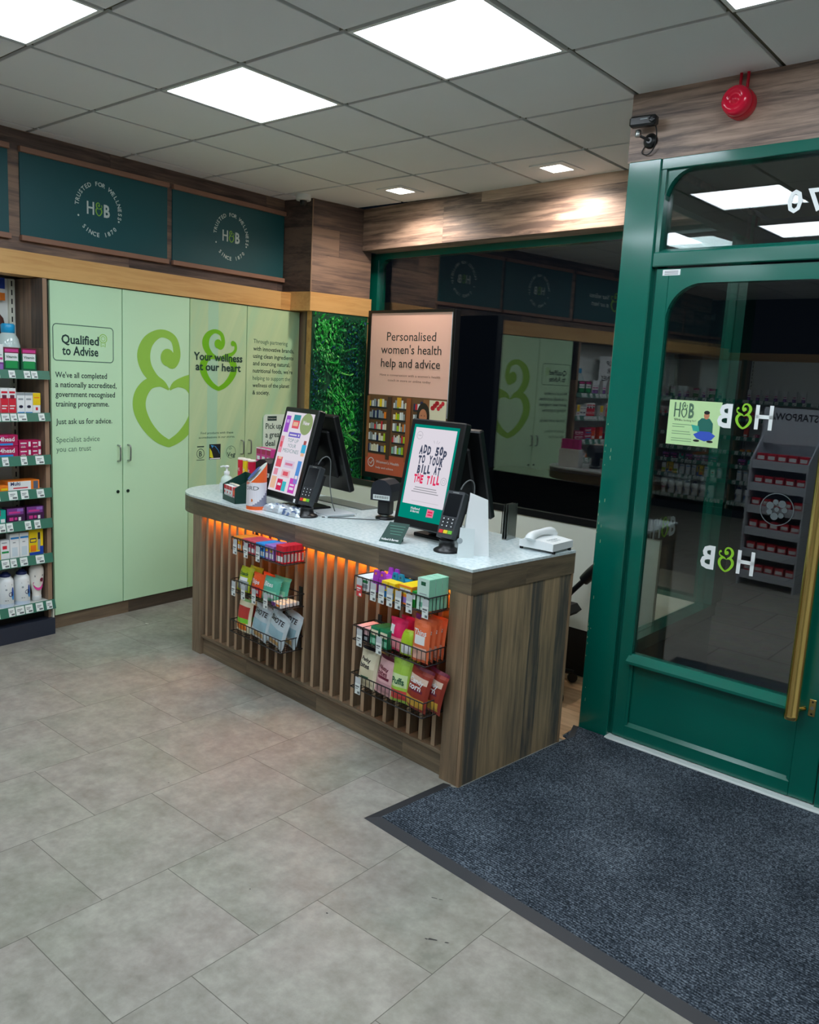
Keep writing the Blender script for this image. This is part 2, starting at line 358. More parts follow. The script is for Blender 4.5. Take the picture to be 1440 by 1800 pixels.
# ------------------------------------------------------------------ floor
def floor_mat():
    m, n, l, b = nt('stone_effect_tiles')
    tc = n.new('ShaderNodeTexCoord'); sx = n.new('ShaderNodeSeparateXYZ'); l.new(tc.outputs['Object'], sx.inputs[0])
    P = .4615
    cx = math_n(n, l, 'DIVIDE', math_n(n, l, 'SUBTRACT', sx.outputs[0], .365), P); ci = math_n(n, l, 'FLOOR', cx)
    par = math_n(n, l, 'MODULO', math_n(n, l, 'ADD', ci, 100.), 2.)
    yy = math_n(n, l, 'DIVIDE', math_n(n, l, 'ADD', sx.outputs[1], .045), P)
    yy = math_n(n, l, 'ADD', yy, math_n(n, l, 'MULTIPLY', par, .5)); ri = math_n(n, l, 'FLOOR', yy)
    def edge(v):
        f = math_n(n, l, 'FRACT', v); return math_n(n, l, 'MULTIPLY', math_n(n, l, 'MINIMUM', f, math_n(n, l, 'SUBTRACT', 1., f)), P)
    k = math_n(n, l, 'LESS_THAN', math_n(n, l, 'MINIMUM', edge(cx), edge(yy)), .0013)
    cb = n.new('ShaderNodeCombineXYZ'); l.new(ci, cb.inputs[0]); l.new(ri, cb.inputs[1])
    wn = n.new('ShaderNodeTexWhiteNoise'); wn.noise_dimensions = '2D'; l.new(cb.outputs[0], wn.inputs['Vector'])
    off = n.new('ShaderNodeVectorMath'); off.operation = 'MULTIPLY_ADD'; l.new(wn.outputs['Color'], off.inputs[0]); off.inputs[1].default_value = (9, 9, 9); l.new(tc.outputs['Object'], off.inputs[2])
    a = n.new('ShaderNodeTexNoise'); a.inputs['Scale'].default_value = 9.; a.inputs['Detail'].default_value = 10; a.inputs['Roughness'].default_value = .68; l.new(off.outputs[0], a.inputs['Vector'])
    a2 = n.new('ShaderNodeTexNoise'); a2.inputs['Scale'].default_value = 38.; a2.inputs['Detail'].default_value = 5; l.new(off.outputs[0], a2.inputs['Vector'])
    f = math_n(n, l, 'ADD', math_n(n, l, 'MULTIPLY', a.outputs['Fac'], .75), math_n(n, l, 'MULTIPLY', a2.outputs['Fac'], .25))
    f = math_n(n, l, 'ADD', f, math_n(n, l, 'MULTIPLY', math_n(n, l, 'SUBTRACT', wn.outputs['Value'], .5), .05))
    rp = ramp(n, [(.34, (120, 117, 107)), (.5, (145, 142, 132)), (.66, (168, 165, 155))]); l.new(f, rp.inputs[0])
    h = n.new('ShaderNodeTexNoise'); h.inputs['Scale'].default_value = 2.3; h.inputs['Detail'].default_value = 3; l.new(off.outputs[0], h.inputs['Vector'])
    hr = ramp(n, [(.35, (132, 140, 124)), (.5, (143, 141, 133)), (.68, (147, 134, 132))]); l.new(h.outputs['Fac'], hr.inputs[0])
    mx0 = n.new('ShaderNodeMix'); mx0.data_type = 'RGBA'; mx0.inputs[0].default_value = .24; l.new(rp.outputs[0], mx0.inputs[6]); l.new(hr.outputs[0], mx0.inputs[7])
    mx = n.new('ShaderNodeMix'); mx.data_type = 'RGBA'; mx.inputs[7].default_value = (*lin((72, 70, 62)), 1)
    l.new(math_n(n, l, 'MULTIPLY', k, .8), mx.inputs[0]); l.new(mx0.outputs[2], mx.inputs[6]); l.new(mx.outputs[2], b.inputs['Base Color'])
    b.inputs['Roughness'].default_value = .42; b.inputs['Specular IOR Level'].default_value = .35
    bp = n.new('ShaderNodeBump'); bp.inputs['Strength'].default_value = .12; bp.inputs['Distance'].default_value = .001; l.new(a2.outputs['Fac'], bp.inputs['Height']); l.new(bp.outputs[0], b.inputs['Normal'])
    return m
mb = MB(); mb.prism([(-2.3, -6.2), (4.8, -6.2), (4.8, 1.80), (1.20, 1.80), (1.20, 2.5), (-2.3, 2.75)], -.08, 0., floor_mat())
SCUFF = mat('dark_scuff', (58, 56, 54), .8); r_ = random.Random(9)
def speck(x, y, w, h, a, m, k=9):
    c, s_ = cos(a), sin(a); P = []
    for i in range(k):
        t_ = 2*pi*i/k; q = r_.uniform(.5, 1.); u_, v_ = w*cos(t_)*q, h*sin(t_)*q; P.append((x+u_*c-v_*s_, y+u_*s_+v_*c, .0006))
    mb.add(P, [tuple(range(k))], m)
for x, y, w, h, a in ((1.66, .066, .022, .005, .5), (1.70, .085, .010, .004, .6), (1.645, .055, .006, .003, .2), (1.54, .222, .014, .003, .4), (1.56, .23, .010, .002, .5), (1.098, -.157, .004, .003, 0), (1.355, -.068, .005, .004, 0), (.34, .048, .004, .003, 0)): speck(x, y, w, h, a, SCUFF)
speck(-1.502, 1.102, .018, .006, .3, CREAM)
mb.build('floor', label='grey beige stone effect tile floor of the shop', cat='floor', kind='structure')
mb = MB(); A = [W2(F_CNT, -2.0, .72), W2(F_CNT, .04, .72), (1.195, 1.60), (1.195, 2.35), (.2, 2.40), (-1.85, 2.47)]
mb.prism(A, 0., .004, W_FLOOR)
mb.build('floor_laminate', label='pale wood laminate floor behind the counter', cat='floor', kind='structure')

# ------------------------------------------------------------------ ceiling: lay-in tiles dropping below a dark grid
LIGHTS = [(-1, 1), (1, 1), (3, 1), (-1, -1), (1, -1), (3, -1), (5, -1), (-1, -3), (1, -3), (3, -3), (-1, -6), (2, -7)]
TILE = mat('mineral_ceiling_tile', (232, 234, 236), .9, var=.015)
TBAR = mat('bronze_grid_bar', (92, 88, 68), .5)
DL = [(-.955, 2.685), (.275, 2.66)]
mb = MB()
for i in range(-4, 8):
    for j in range(-11, 6):
        if (i, j) in LIGHTS: continue
        x0, x1, y0, y1 = .6*i+.0115, .6*i+.5885, .6*j+.0115, .6*j+.5885
        if y0 > 1.76 and x1 > 1.28:
            if x0 > 1.2: continue
            x1 = 1.195
        if y0 > 3.0: continue
        holes = [d for d in DL if x0 < d[0] < x1 and y0 < d[1] < y1]
        if holes:
            d = holes[0]; h = .085
            for a, b_, c, e in ((x0, x1, y0, d[1]-h), (x0, x1, d[1]+h, y1), (x0, d[0]-h, d[1]-h, d[1]+h), (d[0]+h, x1, d[1]-h, d[1]+h)):
                mb.box(a, b_, c, e, CEIL, CEIL+.02, TILE)
        else: mb.rbox(x0, x1, y0, y1, CEIL, CEIL+.016, .002, TILE)
ceil = mb.build('ceiling', label='suspended ceiling of grey tiles in a dark grid', cat='ceiling', kind='structure')
mb = MB()
for i in range(-4, 9): mb.box(.6*i-.012, .6*i+.012, -6.6, 3.2, CEIL+.014, CEIL+.03, TBAR)
for j in range(-11, 6): mb.box(-2.4, 4.8, .6*j-.0118, .6*j+.0118, CEIL+.0145, CEIL+.0295, TBAR)
mb.build('ceiling_grid', ceil)
mb = MB(); mb.box(-2.4, 4.8, -6.6, 3.2, CEIL+.1, CEIL+.15, WALLP); mb.build('ceiling_slab', ceil)

DIFF = emission('lit_diffuser', (234, 245, 255), LAMP)
lamp_label = {(-1, 1): 'square ceiling light panel seen whole, second from the left', (1, 1): 'largest square ceiling light panel at the top middle',
              (3, 1): 'ceiling light panel cut off at the top right corner', (-1, -1): 'ceiling light panel cut off at the top left corner'}
p0 = None
for (i, j) in LIGHTS:
    M = T(.6*i+.3, .6*j+.3, CEIL); lab = lamp_label.get((i, j), 'square light panel in the ceiling behind the viewer'); grp = None if (i, j) in lamp_label else 'ceiling light panels behind the viewer'
    if p0 is None:
        p0 = thing('ceiling_light', lab, 'ceiling light', M)
        mb = MB()
        for a, b_, c, d in ((-.292, .292, -.292, -.276), (-.292, .292, .276, .292), (-.292, -.276, -.276, .276), (.276, .292, -.276, .276)): mb.box(a, b_, c, d, -.001, .04, WHITE_P)
        mb.build('light_frame', p0)
        mb = MB(); mb.box(-.276, .276, -.276, .276, .004, .03, DIFF); mb.build('diffuser', p0, label='glowing white diffuser')
        p0g = None
    else:
        c = dup(p0, M, lab)
        if grp: c['group'] = grp
# square downlights over the window
DLM = emission('lit_downlight', (255, 246, 232), SPOT)
for k, (x, y) in enumerate(DL):
    t = thing('downlight', ('small square downlight at the left, by the corner column', 'small square downlight at the right, near the green post')[k], 'ceiling light', T(x, y, CEIL) @ RZ(-4))
    mb = MB(); h = .115
    for a, b_, c, d in ((-h, h, -h, -.07), (-h, h, .07, h), (-h, -.07, -.07, .07), (.07, h, -.07, .07)): mb.box(a, b_, c, d, -.006, .002, TILE)
    mb.build('bezel', t); mb = MB(); mb.box(-.07, .07, -.07, .07, -.002, .004, DLM); mb.build('lens', t, label='glowing lens')
    ld = bpy.data.lights.new('downlight_beam', 'SPOT'); ld.energy = 36; ld.spot_size = radians(156); ld.spot_blend = .5; ld.color = (1., .86, .76); ld.shadow_soft_size = .05
    lo = bpy.data.objects.new('beam', ld); COL.objects.link(lo); lo.parent = t; lo.location = (0, 0, -.012)

# ------------------------------------------------------------------ outer walls
mb = MB(); mb.box(-2.4, -2.22, -6.2, 3.3, 0, 2.95, WALLP); mb.build('wall_left', label='wall behind the shelves and cupboards', cat='wall', kind='structure')
mb = MB(); mb.box(-2.4, 4.9, -6.4, -6.2, 0, 2.0, WALLP); mb.box(-2.4, 4.9, -6.42, -6.19, 2.16, 2.95, mat('navy_bulkhead', (14, 18, 34), .7)); mb.box(-2.4, 4.9, -6.42, -6.185, 2.0, 2.16, W_HONEY); mb.build('wall_back', label='back wall of the shop behind the viewer', cat='wall', kind='structure')
mb = MB(); mb.box(4.8, 5., -6.2, 1.9, 0, 2.95, WALLP); mb.build('wall_right', label='right wall of the shop behind the viewer', cat='wall', kind='structure')

# bulkhead over the cupboards with the light oak band
mb = MB(); mb.box(-6.5, 2.13, 0., .03, 2.10, CEIL, W_FAS); mb.build('trim_1', M=F_FAS, label='dark weathered wood bulkhead above the light oak band', cat='bulkhead', kind='structure')
mb = MB(); mb.box(-6.4, 2.03, -.012, .14, 2.058, 2.185, W_HONEY); mb.build('trim_2', M=F_CAB, label='light oak band above the green cupboards', cat='trim', kind='structure')
# column
mb = MB()
Cc = [(-2.215, 2.50), (-1.957, 2.542), (-1.703, 2.581), (-1.632, 3.14), (-2.215, 3.2)]
def rel(F, p): q = F.inverted() @ Vector((p[0], p[1], 0)); return (q.x, q.y)
mb.prism([rel(F_COL, p) for p in Cc], 2.19, CEIL, W_FAS)
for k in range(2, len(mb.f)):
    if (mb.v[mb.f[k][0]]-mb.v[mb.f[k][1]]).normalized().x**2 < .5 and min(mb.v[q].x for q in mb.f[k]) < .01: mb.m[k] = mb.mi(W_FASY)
mb.box(-.004, .004, -.005, .0, 2.19, CEIL, mat('oak_edge', (150, 122, 98), .5))
mb.build('wall_corner', M=F_COL, label='wood clad column head in the corner by the window', cat='column', kind='structure')
mb = MB(); B2 = [(-2.215, 2.48), (-1.957, 2.526), (-1.686, 2.567), (-1.612, 3.142), (-2.215, 3.2)]
mb.prism([rel(F_COL, p) for p in B2], 2.060, 2.195, W_HONEY); mb.build('trim_3', M=F_COL, label='light oak band wrapped round the corner column', cat='trim', kind='structure')
mb = MB(); L1 = [(-2.215, 2.70), (-1.886, 2.668), (-1.79, 2.636), (-1.79, 3.17), (-2.215, 3.2)]; mb.prism([rel(F_COL, p) for p in L1], 0, 2.06, W_SIDE)
L2 = [(-1.79, 2.636), (-1.708, 2.606), (-1.64, 3.145), (-1.79, 3.17)]; mb.prism([rel(F_COL, p) for p in L2], 0, 2.06, W_HONEY)
mb.build('wall_column', M=F_COL, label='lower column with brown and light oak edge beside the cupboards', cat='column', kind='structure')

# ------------------------------------------------------------------ front window
mb = MB(); mb.box(-.02, 2.93, 0, .05, 2.55, CEIL, W_FAS2); mb.box(-.02, 2.93, .05, .24, 2.55, 2.60, W_FAS2); mb.build('trim_4', M=F_WIN, label='wood fascia over the dark window, lit by the downlights', cat='fascia', kind='structure')
gy = .2026
mb = MB()
mb.box(-.12, 2.99, gy-.03, gy+.05, 2.505, 2.552, GREEN); mb.box(-.13, .0, gy-.03, gy+.06, .30, 2.505, GREEN); mb.box(-.12, 2.94, gy-.03, gy+.05, .33, .43, GREEN)
def gusset(mb, x, z, r, sx, sz, y0, y1, m, M=None):
    """rounded inner corner: x,z = the sharp corner; sx,sz = which way the opening lies"""
    P = [(x, z)]+[(x+sx*(r-r*sin(a)), z+sz*(r-r*cos(a))) for a in [pi/2*k/10 for k in range(11)]]
    mb.prism(P, y0, y1, m, 'y', M)
gusset(mb, 0., 2.505, .11, 1, -1, gy-.02, gy+.03, GREEN)
wf = mb.build('window_1', M=F_WIN, label='dark front window in a green frame behind the counter', cat='window', kind='structure')
mb = MB(); mb.box(0, 2.90, gy, gy+.008, .43, 2.505, GLASS); mb.build('pane', wf)
# display bed behind the partition
mb = MB(); Bd = [(-1.62, 2.52), (1.262, 2.41), (1.262, 3.02), (-1.62, 3.235)]; mb.prism(Bd, 0, .40, CREAM); mb.build('trim_5', label='cream window bed behind the white partition', cat='window bed', kind='structure')
mb = MB()
mb.box(-2.42, .405, 0, .022, .272, .858, CREAM); mb.box(-2.42, .405, .0222, .027, .0045, .858, BLACK_M); mb.box(-.607, -.602, -.0015, .0, .272, .858, BLACK_M)
mb.box(-2.42, .405, .006, .0218, .0045, .2718, BLACK_M); mb.box(-2.42, .41, -.008, .03, .858, .895, BLACK)
mb.build('wall_partition', M=F_PAR, label='low white partition with black top rail and black kickboard below the window', cat='partition', kind='structure')

# ------------------------------------------------------------------ lobby side screen (seen through the door)
mb = MB()
mb.box(.07, 1.30, -.03, .03, .33, .40, GREEN); mb.box(.07, 1.24, -.055, .035, .40, .418, GREEN); mb.box(.07, 1.30, -.015, .015, 0, .33, mat('dark_green_riser', (6, 48, 42), .3))
mb.box(.07, 1.30, -.03, .03, 2.44, 2.56, GREEN); mb.box(1.17, 1.33, -.05, .06, .418, 2.56, GREEN); mb.box(.055, .09, -.03, .03, .418, 2.44, GREEN)
ls = mb.build('window_3', M=F_LOB, label='glazed lobby screen with green corner post seen through the door', cat='window', kind='structure')
mb = MB(); mb.box(.09, 1.17, -.004, .004, .418, 2.44, GLASS); mb.build('pane', ls)
mb = MB()
hb_logo(mb, .375, .885, .27, .10, WHITE_LET, LIME_LET, M=T(0, -.004, 0))
mb.build('lettering', ls, label='white and lime lettering')
mb = MB(); mb.box(1.195, 1.30, 1.80, 2.95, 2.56, CEIL, W_FAS); mb.build('trim_6', label='boarding above the lobby screen', cat='bulkhead', kind='structure')
mb = MB(); mb.box(1.31, 4.9, 1.90, 3.3, 2.60, 2.66, mat('lobby_ceiling', (120, 120, 116), .8)); mb.build('ceiling_lobby', label='plain ceiling of the entrance lobby', cat='ceiling', kind='structure')
# paving outside
def paving():
    m, n, l, b = nt('dark_paving'); tc = n.new('ShaderNodeTexCoord'); br = n.new('ShaderNodeTexBrick')
    br.inputs['Scale'].default_value = 1.; br.inputs['Brick Width'].default_value = .6; br.inputs['Row Height'].default_value = .6; br.inputs['Mortar Size'].default_value = .006; br.offset = .5
    br.inputs['Color1'].default_value = (*lin((110, 106, 102)), 1); br.inputs['Color2'].default_value = (*lin((98, 96, 94)), 1); br.inputs['Mortar'].default_value = (*lin((58, 58, 56)), 1)
    l.new(tc.outputs['Object'], br.inputs['Vector']); no = n.new('ShaderNodeTexNoise'); no.inputs['Scale'].default_value = 14; no.inputs['Detail'].default_value = 8; l.new(tc.outputs['Object'], no.inputs['Vector'])
    mx = n.new('ShaderNodeMix'); mx.data_type = 'RGBA'; mx.blend_type = 'MULTIPLY'; mx.inputs[0].default_value = .6; l.new(br.outputs['Color'], mx.inputs[6]); l.new(no.outputs['Color'], mx.inputs[7]); l.new(mx.outputs[2], b.inputs['Base Color'])
    b.inputs['Roughness'].default_value = .55; return m
mb = MB(); mb.prism([(-6, 3.28), (1.34, 3.06), (1.34, 1.86), (7, 1.86), (7, 12), (-6, 12)], -.1, -.012, paving()); mb.build('floor_pavement', label='dark paving slabs outside the door', cat='pavement', kind='structure')

# ------------------------------------------------------------------ door wall: post, transom, fascia
mb = MB(); mb.box(-.012, 3.6, 0, .06, 2.577, CEIL, W_FAS2); mb.build('trim_7', M=F_D, label='weathered wood fascia above the green door', cat='fascia', kind='structure')
mb = MB(); mb.box(1.085, 3.6, -.002, .07, 0, 2.577, W_SIDE); mb.build('wall_front', M=F_D, label='wood clad wall to the right of the green door', cat='wall', kind='structure')
CHIP = mat('chipped_paint', (150, 170, 130), .8)
mb = MB(); mb.rbox(0, .150, -.012, .11, 0, 2.577, .004, GREEN)
mb.box(.150, .166, .02, .11, 0, 2.14, GREEN_IN)
r_ = random.Random(3)
for k in range(26):
    z = r_.uniform(.08, 1.5); x = .004+r_.random()**3*.03+(.0 if z < 1.1 else .006); w = r_.uniform(.001, .004); h = r_.uniform(.004, .02)
    mb.add([(x, -.0125, z), (x+w, -.0125, z+h*.2), (x+w*.8, -.0125, z+h), (x+w*.1, -.0125, z+h*.8)], [(0, 1, 2, 3)], CHIP)
mb.build('trim_8', M=F_D, label='tall green door post with chipped edge beside the counter', cat='door post', kind='structure')
mb = MB()
mb.rbox(.150, 1.085, -.004, .09, 2.532, 2.577, .003, GREEN); mb.rbox(.150, 1.085, -.010, .09, 2.136, 2.196, .004, GREEN); mb.prism([(.15, 2.196), (.15, 2.206), (.16, 2.206)], 0, .01, GREEN, 'y')
mb.box(.150, .172, .0, .09, 2.196, 2.532, GREEN); mb.box(1.06, 1.085, 0, .09, 0, 2.532, GREEN)
gusset(mb, .172, 2.532, .12, 1, -1, .012, .05, GREEN); gusset(mb, 1.06, 2.532, .12, -1, -1, .012, .05, GREEN)
mb.prism([(.0, 2.196), (.03, 2.196), (.03, 2.212)], .172, 1.06, GREEN, 'x')
tr = mb.build('window_2', M=F_D, label='green framed transom window above the door', cat='window', kind='structure')
mb = MB(); mb.box(.172, 1.06, .034, .042, 2.196, 2.532, GLASS_D); mb.build('pane', tr)
mb = MB()
for k, ch in enumerate('0781'):
    text(mb, ch, .694+.072*k, 2.322, .028 if ch == '1' else .056, WHITE_LET, h=.086, align='C', bold=.02, M=T(0, .034, 0), mirror=True)
mb.build('lettering', tr, label='white number seen back to front')

# ------------------------------------------------------------------ door leaf
d = thing('door_1', 'glazed green entrance door with brass pull handle', 'door', F_D, kind='structure')
d0, d1 = .006, .05
mb = MB(); S, B_, Tp = .226, .392, 2.066; x0, x1, xr = .166, 1.055, .955
mb.rbox(x0, S, d0, d1, .018, 2.130, .003, GREEN); mb.rbox(xr, x1, d0, d1, .018, 2.130, .003, GREEN); mb.box(S, xr, d0, d1, Tp, 2.128, GREEN); mb.box(S, xr, d0, d1, .018, .078, GREEN)
mb.box(S, xr, d0+.014, d1, .078, .40, GREEN)                              # sunk panel
mb.prism([(.0, .078), (.014, .078), (.014, .094)], S, xr, GREEN, 'x', M=T(0, d0, 0))
for xa, sx in ((S, 1), (xr, -1)):
    mb.prism([(xa, .078), (xa+sx*.012, .090), (xa+sx*.012, .39), (xa, .39)], d0+.001, d0+.012, GREEN, 'y')
mb.prism([(-.022, .384), (-.022, .396), (.016, .424), (.05, .424), (.05, .384)], S-.012, xr+.004, GREEN, 'x')   # weather bead under the glass
gusset(mb, S, Tp, .15, 1, -1, d0, d1, GREEN); gusset(mb, xr, Tp, .15, -1, -1, d0, d1, GREEN)
mb.build('door_frame', d)
mb = MB(); mb.box(S, xr, .026, .034, .424, Tp, GLASS_D); gl = mb.build('pane', d)
mb = MB(); hb_logo(mb, .492, 1.483, .222, .098, WHITE_LET, LIME_LET, M=T(0, .0236, 0), mirror=True); hb_logo(mb, .486, .883, .224, .100, WHITE_LET, LIME_LET, M=T(0, .026, 0), mirror=True)
mb.build('lettering', gl, label='white and lime vinyl lettering seen back to front')
mb = MB(); ETCH = mat('etched_film', (86, 96, 98), .9)
Mo = T(0, .026, 0); mb.ring(.771, 1.172, .066, .0035, ETCH, M=Mo, rz=.066)
for k in range(7): a = 2*pi*k/7; mb.disc(.771+.03*cos(a), 1.172+.03*sin(a), .011+.004*(k % 2), ETCH, M=Mo, n=12)
mb.disc(.771, 1.172, .009, ETCH, M=Mo); mb.build('etched_emblem', gl, label='pale round emblem on the glass')
mb = MB(); yh = -.070; mb.lathe([(.026, .37), (.0275, .372), (.0275, .388), (.0255, .392), (.0255, 1.86), (.0275, 1.864), (.0275, 1.88), (.026, 1.882)], BRASS, 24, M=T(.951, yh, 0))
for z in (.40, 1.85): mb.tube([(.951, yh+.02, z), (.975, d0, z)], .011, BRASS, 10)
mb.build('pull_handle', d, label='long polished brass pull handle')
mb = MB(); mb.rbox(.992, 1.018, d0-.004, d0, .375, .445, .0015, BRASS)
for z in (.385, .435): mb.disc(1.005, z, .004, BLACK_M, y=d0-.0045)
mb.disc(1.005, .41, .007, STEEL, y=d0-.0045); mb.build('lock_plate', d, label='small brass lock plate')
mb = MB(); mb.box(.196, .274, d0-.001, d0, 2.100, 2.124, WHITE_P)
for k in range(3): mb.rect(.205, .265, 2.104+.006*k, 2.106+.006*k, TEXT_BK, d0-.0015)
mb.build('paper_sticker', d, label='small white sticker')
mb = MB(); ALU = mat('pale_aluminium', (206, 214, 210), .35, spec=.6); mb.prism([(-.036, 0), (-.036, .009), (-.028, .014), (.0, .014), (.0, 0)], .150, 1.6, ALU, 'x'); mb.box(.150, 1.085, 0, .12, -.01, .014, ALU); mb.build('trim_9', M=F_D, label='bare metal threshold strip under the door', cat='threshold', kind='structure')

# illustrated notice on the door glass
mb = MB(); X0, X1, Z0, Z1 = .278, .506, 1.392, 1.582
LG = mat('pale_green_paper', (192, 226, 164), .7); mb.box(X0, X1, -.001, .001, Z0, Z1, LG)
HBG = mat('painted_logo_shadow', (78, 112, 88), .7)  # dim logo painted on the notice as a shadowy image of the glass lettering
hb_logo(mb, X0+.024, Z1-.072, .088, .062, HBG, HBG, y=-.0016)
text(mb, 'What', X0+.026, Z1-.086, .03, INK, y=-.0013); text(mb, 'are you looking for?', X0+.03, Z1-.088, .095, INK, y=-.0013)
for k, w in enumerate((.085, .055, 0, .08, .085, 0, .09, .09)):
    if w: mb.rect(X0+.022, X0+.022+w, Z1-.104-.010*k, Z1-.1015-.010*k, mat('faint_green_ink', (110, 150, 110), .8), -.0014)
SK = mat('print_skin', (196, 128, 92), .7); cx, cz = X0+.168, Z0+.02
mb.add([(cx-.035, -.0014, cz+.085), (cx-.02, -.0014, cz+.1), (cx+.014, -.0014, cz+.1), (cx+.03, -.0014, cz+.08), (cx+.032, -.0014, cz+.04), (cx-.034, -.0014, cz+.04)], [(0, 1, 2, 3, 4, 5)][0:1], mat('print_green', (26, 104, 92), .7))
mb.disc(cx, cz+.112, .012, SK, -.0015, 16, rz=.016); mb.disc(cx, cz+.124, .0125, BLACK_M, -.0016, 16, rz=.008)
mb.add([(cx-.05, -.0015, cz+.03), (cx-.02, -.0015, cz+.045), (cx+.02, -.0015, cz+.045), (cx+.045, -.0015, cz+.03), (cx+.03, -.0015, cz+.012), (cx, -.0015, cz+.004), (cx-.035, -.0015, cz+.014)], [tuple(range(7))], mat('print_blue', (50, 84, 190), .7))
mb.add([(cx-.062, -.0017, cz+.07), (cx-.03, -.0017, cz+.066), (cx-.024, -.0017, cz+.042), (cx-.052, -.0017, cz+.044)], [(0, 1, 2, 3)], mat('print_teal', (52, 170, 150), .7))
for px in (-.034, .024): mb.disc(cx+px, cz+.004, .014, BLACK_M, -.0018, 12, rz=.005)
mb.build('window_notice', M=F_D @ T(0, .0247, 0), label='pale green illustrated notice stuck on the glass of the green door', cat='notice')

# entrance mat
def matting():
    m, n, l, b = nt('ribbed_matting'); tc = n.new('ShaderNodeTexCoord'); sx = n.new('ShaderNodeSeparateXYZ'); l.new(tc.outputs['Object'], sx.inputs[0])
    no = n.new('ShaderNodeTexNoise'); no.inputs['Scale'].default_value = 170; no.inputs['Detail'].default_value = 3; l.new(tc.outputs['Object'], no.inputs['Vector'])
    n2 = n.new('ShaderNodeTexNoise'); n2.inputs['Scale'].default_value = 3.; n2.inputs['Detail'].default_value = 5; l.new(tc.outputs['Object'], n2.inputs['Vector'])
    wv = math_n(n, l, 'SINE', math_n(n, l, 'MULTIPLY', sx.outputs[1], 2*pi/.0105)); w01 = math_n(n, l, 'MULTIPLY', math_n(n, l, 'ADD', wv, 1.), .5)
    f = math_n(n, l, 'ADD', math_n(n, l, 'MULTIPLY', no.outputs['Fac'], .8), math_n(n, l, 'ADD', math_n(n, l, 'MULTIPLY', w01, .12), math_n(n, l, 'MULTIPLY', math_n(n, l, 'SUBTRACT', n2.outputs['Fac'], .5), .25)))
    rp = ramp(n, [(.3, (22, 27, 33)), (.47, (58, 66, 75)), (.66, (116, 126, 136))]); l.new(f, rp.inputs[0]); l.new(rp.outputs[0], b.inputs['Base Color'])
    b.inputs['Roughness'].default_value = .95; b.inputs['Specular IOR Level'].default_value = .1
    bp = n.new('ShaderNodeBump'); bp.inputs['Strength'].default_value = .7; bp.inputs['Distance'].default_value = .004; l.new(f, bp.inputs['Height']); l.new(bp.outputs[0], b.inputs['Normal']); return m
F_MAT = frame(1.054, .408, -5.1)
mi = F_MAT.inverted()
def mp(x, y): q = mi @ Vector((x, y, 0)); return (q.x, q.y)
t = thing('entrance_mat', 'large dark blue grey ribbed entrance mat with rubber edge in front of the door', 'mat', F_MAT)
e0 = W2(F_CNT, .012, -.012); e1 = W2(F_CNT, .012, .735); pc = W2(F_CNT, -.13, -.012)
outer = [(0, 0), (3.3, 0), mp(4.35, 1.670), mp(1.36, 1.714), mp(1.36, 1.735), mp(1.20, 1.735), mp(1.19, 1.60), mp(*e1), mp(*e0), mp(*pc), (0.0, .43)]
mb = MB(); mb.prism([(.045, .045), (3.3, .045), mp(4.35, 1.670), mp(1.36, 1.714), mp(1.36, 1.735), mp(1.20, 1.735), (lambda q: (q[0]+.02, q[1]-.03))(mp(1.19, 1.62)), (lambda q: (q[0]+.0, q[1]))(mp(*e1)), mp(*e0), (.06, .42), (.045, .42)], .0, .009, matting()); mb.build('carpet_pile', t, label='ribbed carpet surface')
RUB = mat('black_rubber', (40, 42, 46), .6)
mb = MB()
mb.add([(0, 0, .0005), (3.3, 0, .0005), (3.3, .045, .0095), (.045, .045, .0095), (.0, .43, .0005), (.045, .43, .0095)], [(0, 1, 2, 3), (0, 3, 5, 4)], RUB)
mb.prism([mp(*e1), mp(*W2(F_CNT, .012, .69)), mp(1.25, 1.62), mp(1.205, 1.735), mp(1.18, 1.735)], 0.0005, .0092, RUB)
mb.build('rubber_edge', t)
# ------------------------------------------------------------------ green cupboards
DOOR_A = mat('sage_laminate', (198, 236, 195), .42, var=.015)
def door_b():
    m, n, l, b = nt('sage_printed_laminate'); tc = n.new('ShaderNodeTexCoord'); sx = n.new('ShaderNodeSeparateXYZ'); l.new(tc.outputs['Object'], sx.inputs[0])
    cb = n.new('ShaderNodeCombineXYZ'); l.new(math_n(n, l, 'ADD', math_n(n, l, 'MULTIPLY', sx.outputs[0], 3.), math_n(n, l, 'MULTIPLY', sx.outputs[2], -1.3)), cb.inputs[0]); l.new(math_n(n, l, 'MULTIPLY', sx.outputs[2], .25), cb.inputs[1])
    no = n.new('ShaderNodeTexNoise'); no.inputs['Scale'].default_value = 2.2; no.inputs['Detail'].default_value = 3; l.new(cb.outputs[0], no.inputs['Vector'])
    rp = ramp(n, [(.32, (168, 212, 172)), (.5, (186, 214, 166)), (.66, (198, 220, 172))]); l.new(no.outputs['Fac'], rp.inputs[0])
    band = math_n(n, l, 'LESS_THAN', math_n(n, l, 'ABSOLUTE', math_n(n, l, 'SUBTRACT', sx.outputs[0], 1.19)), .045)
    mx = n.new('ShaderNodeMix'); mx.data_type = 'RGBA'; mx.inputs[7].default_value = (*lin((164, 212, 184)), 1); l.new(math_n(n, l, 'MULTIPLY', band, .7), mx.inputs[0]); l.new(rp.outputs[0], mx.inputs[6])
    l.new(mx.outputs[2], b.inputs['Base Color']); b.inputs['Roughness'].default_value = .42; return m
DOOR_B = door_b()
CARC = mat('dark_carcass', (24, 28, 24), .8)
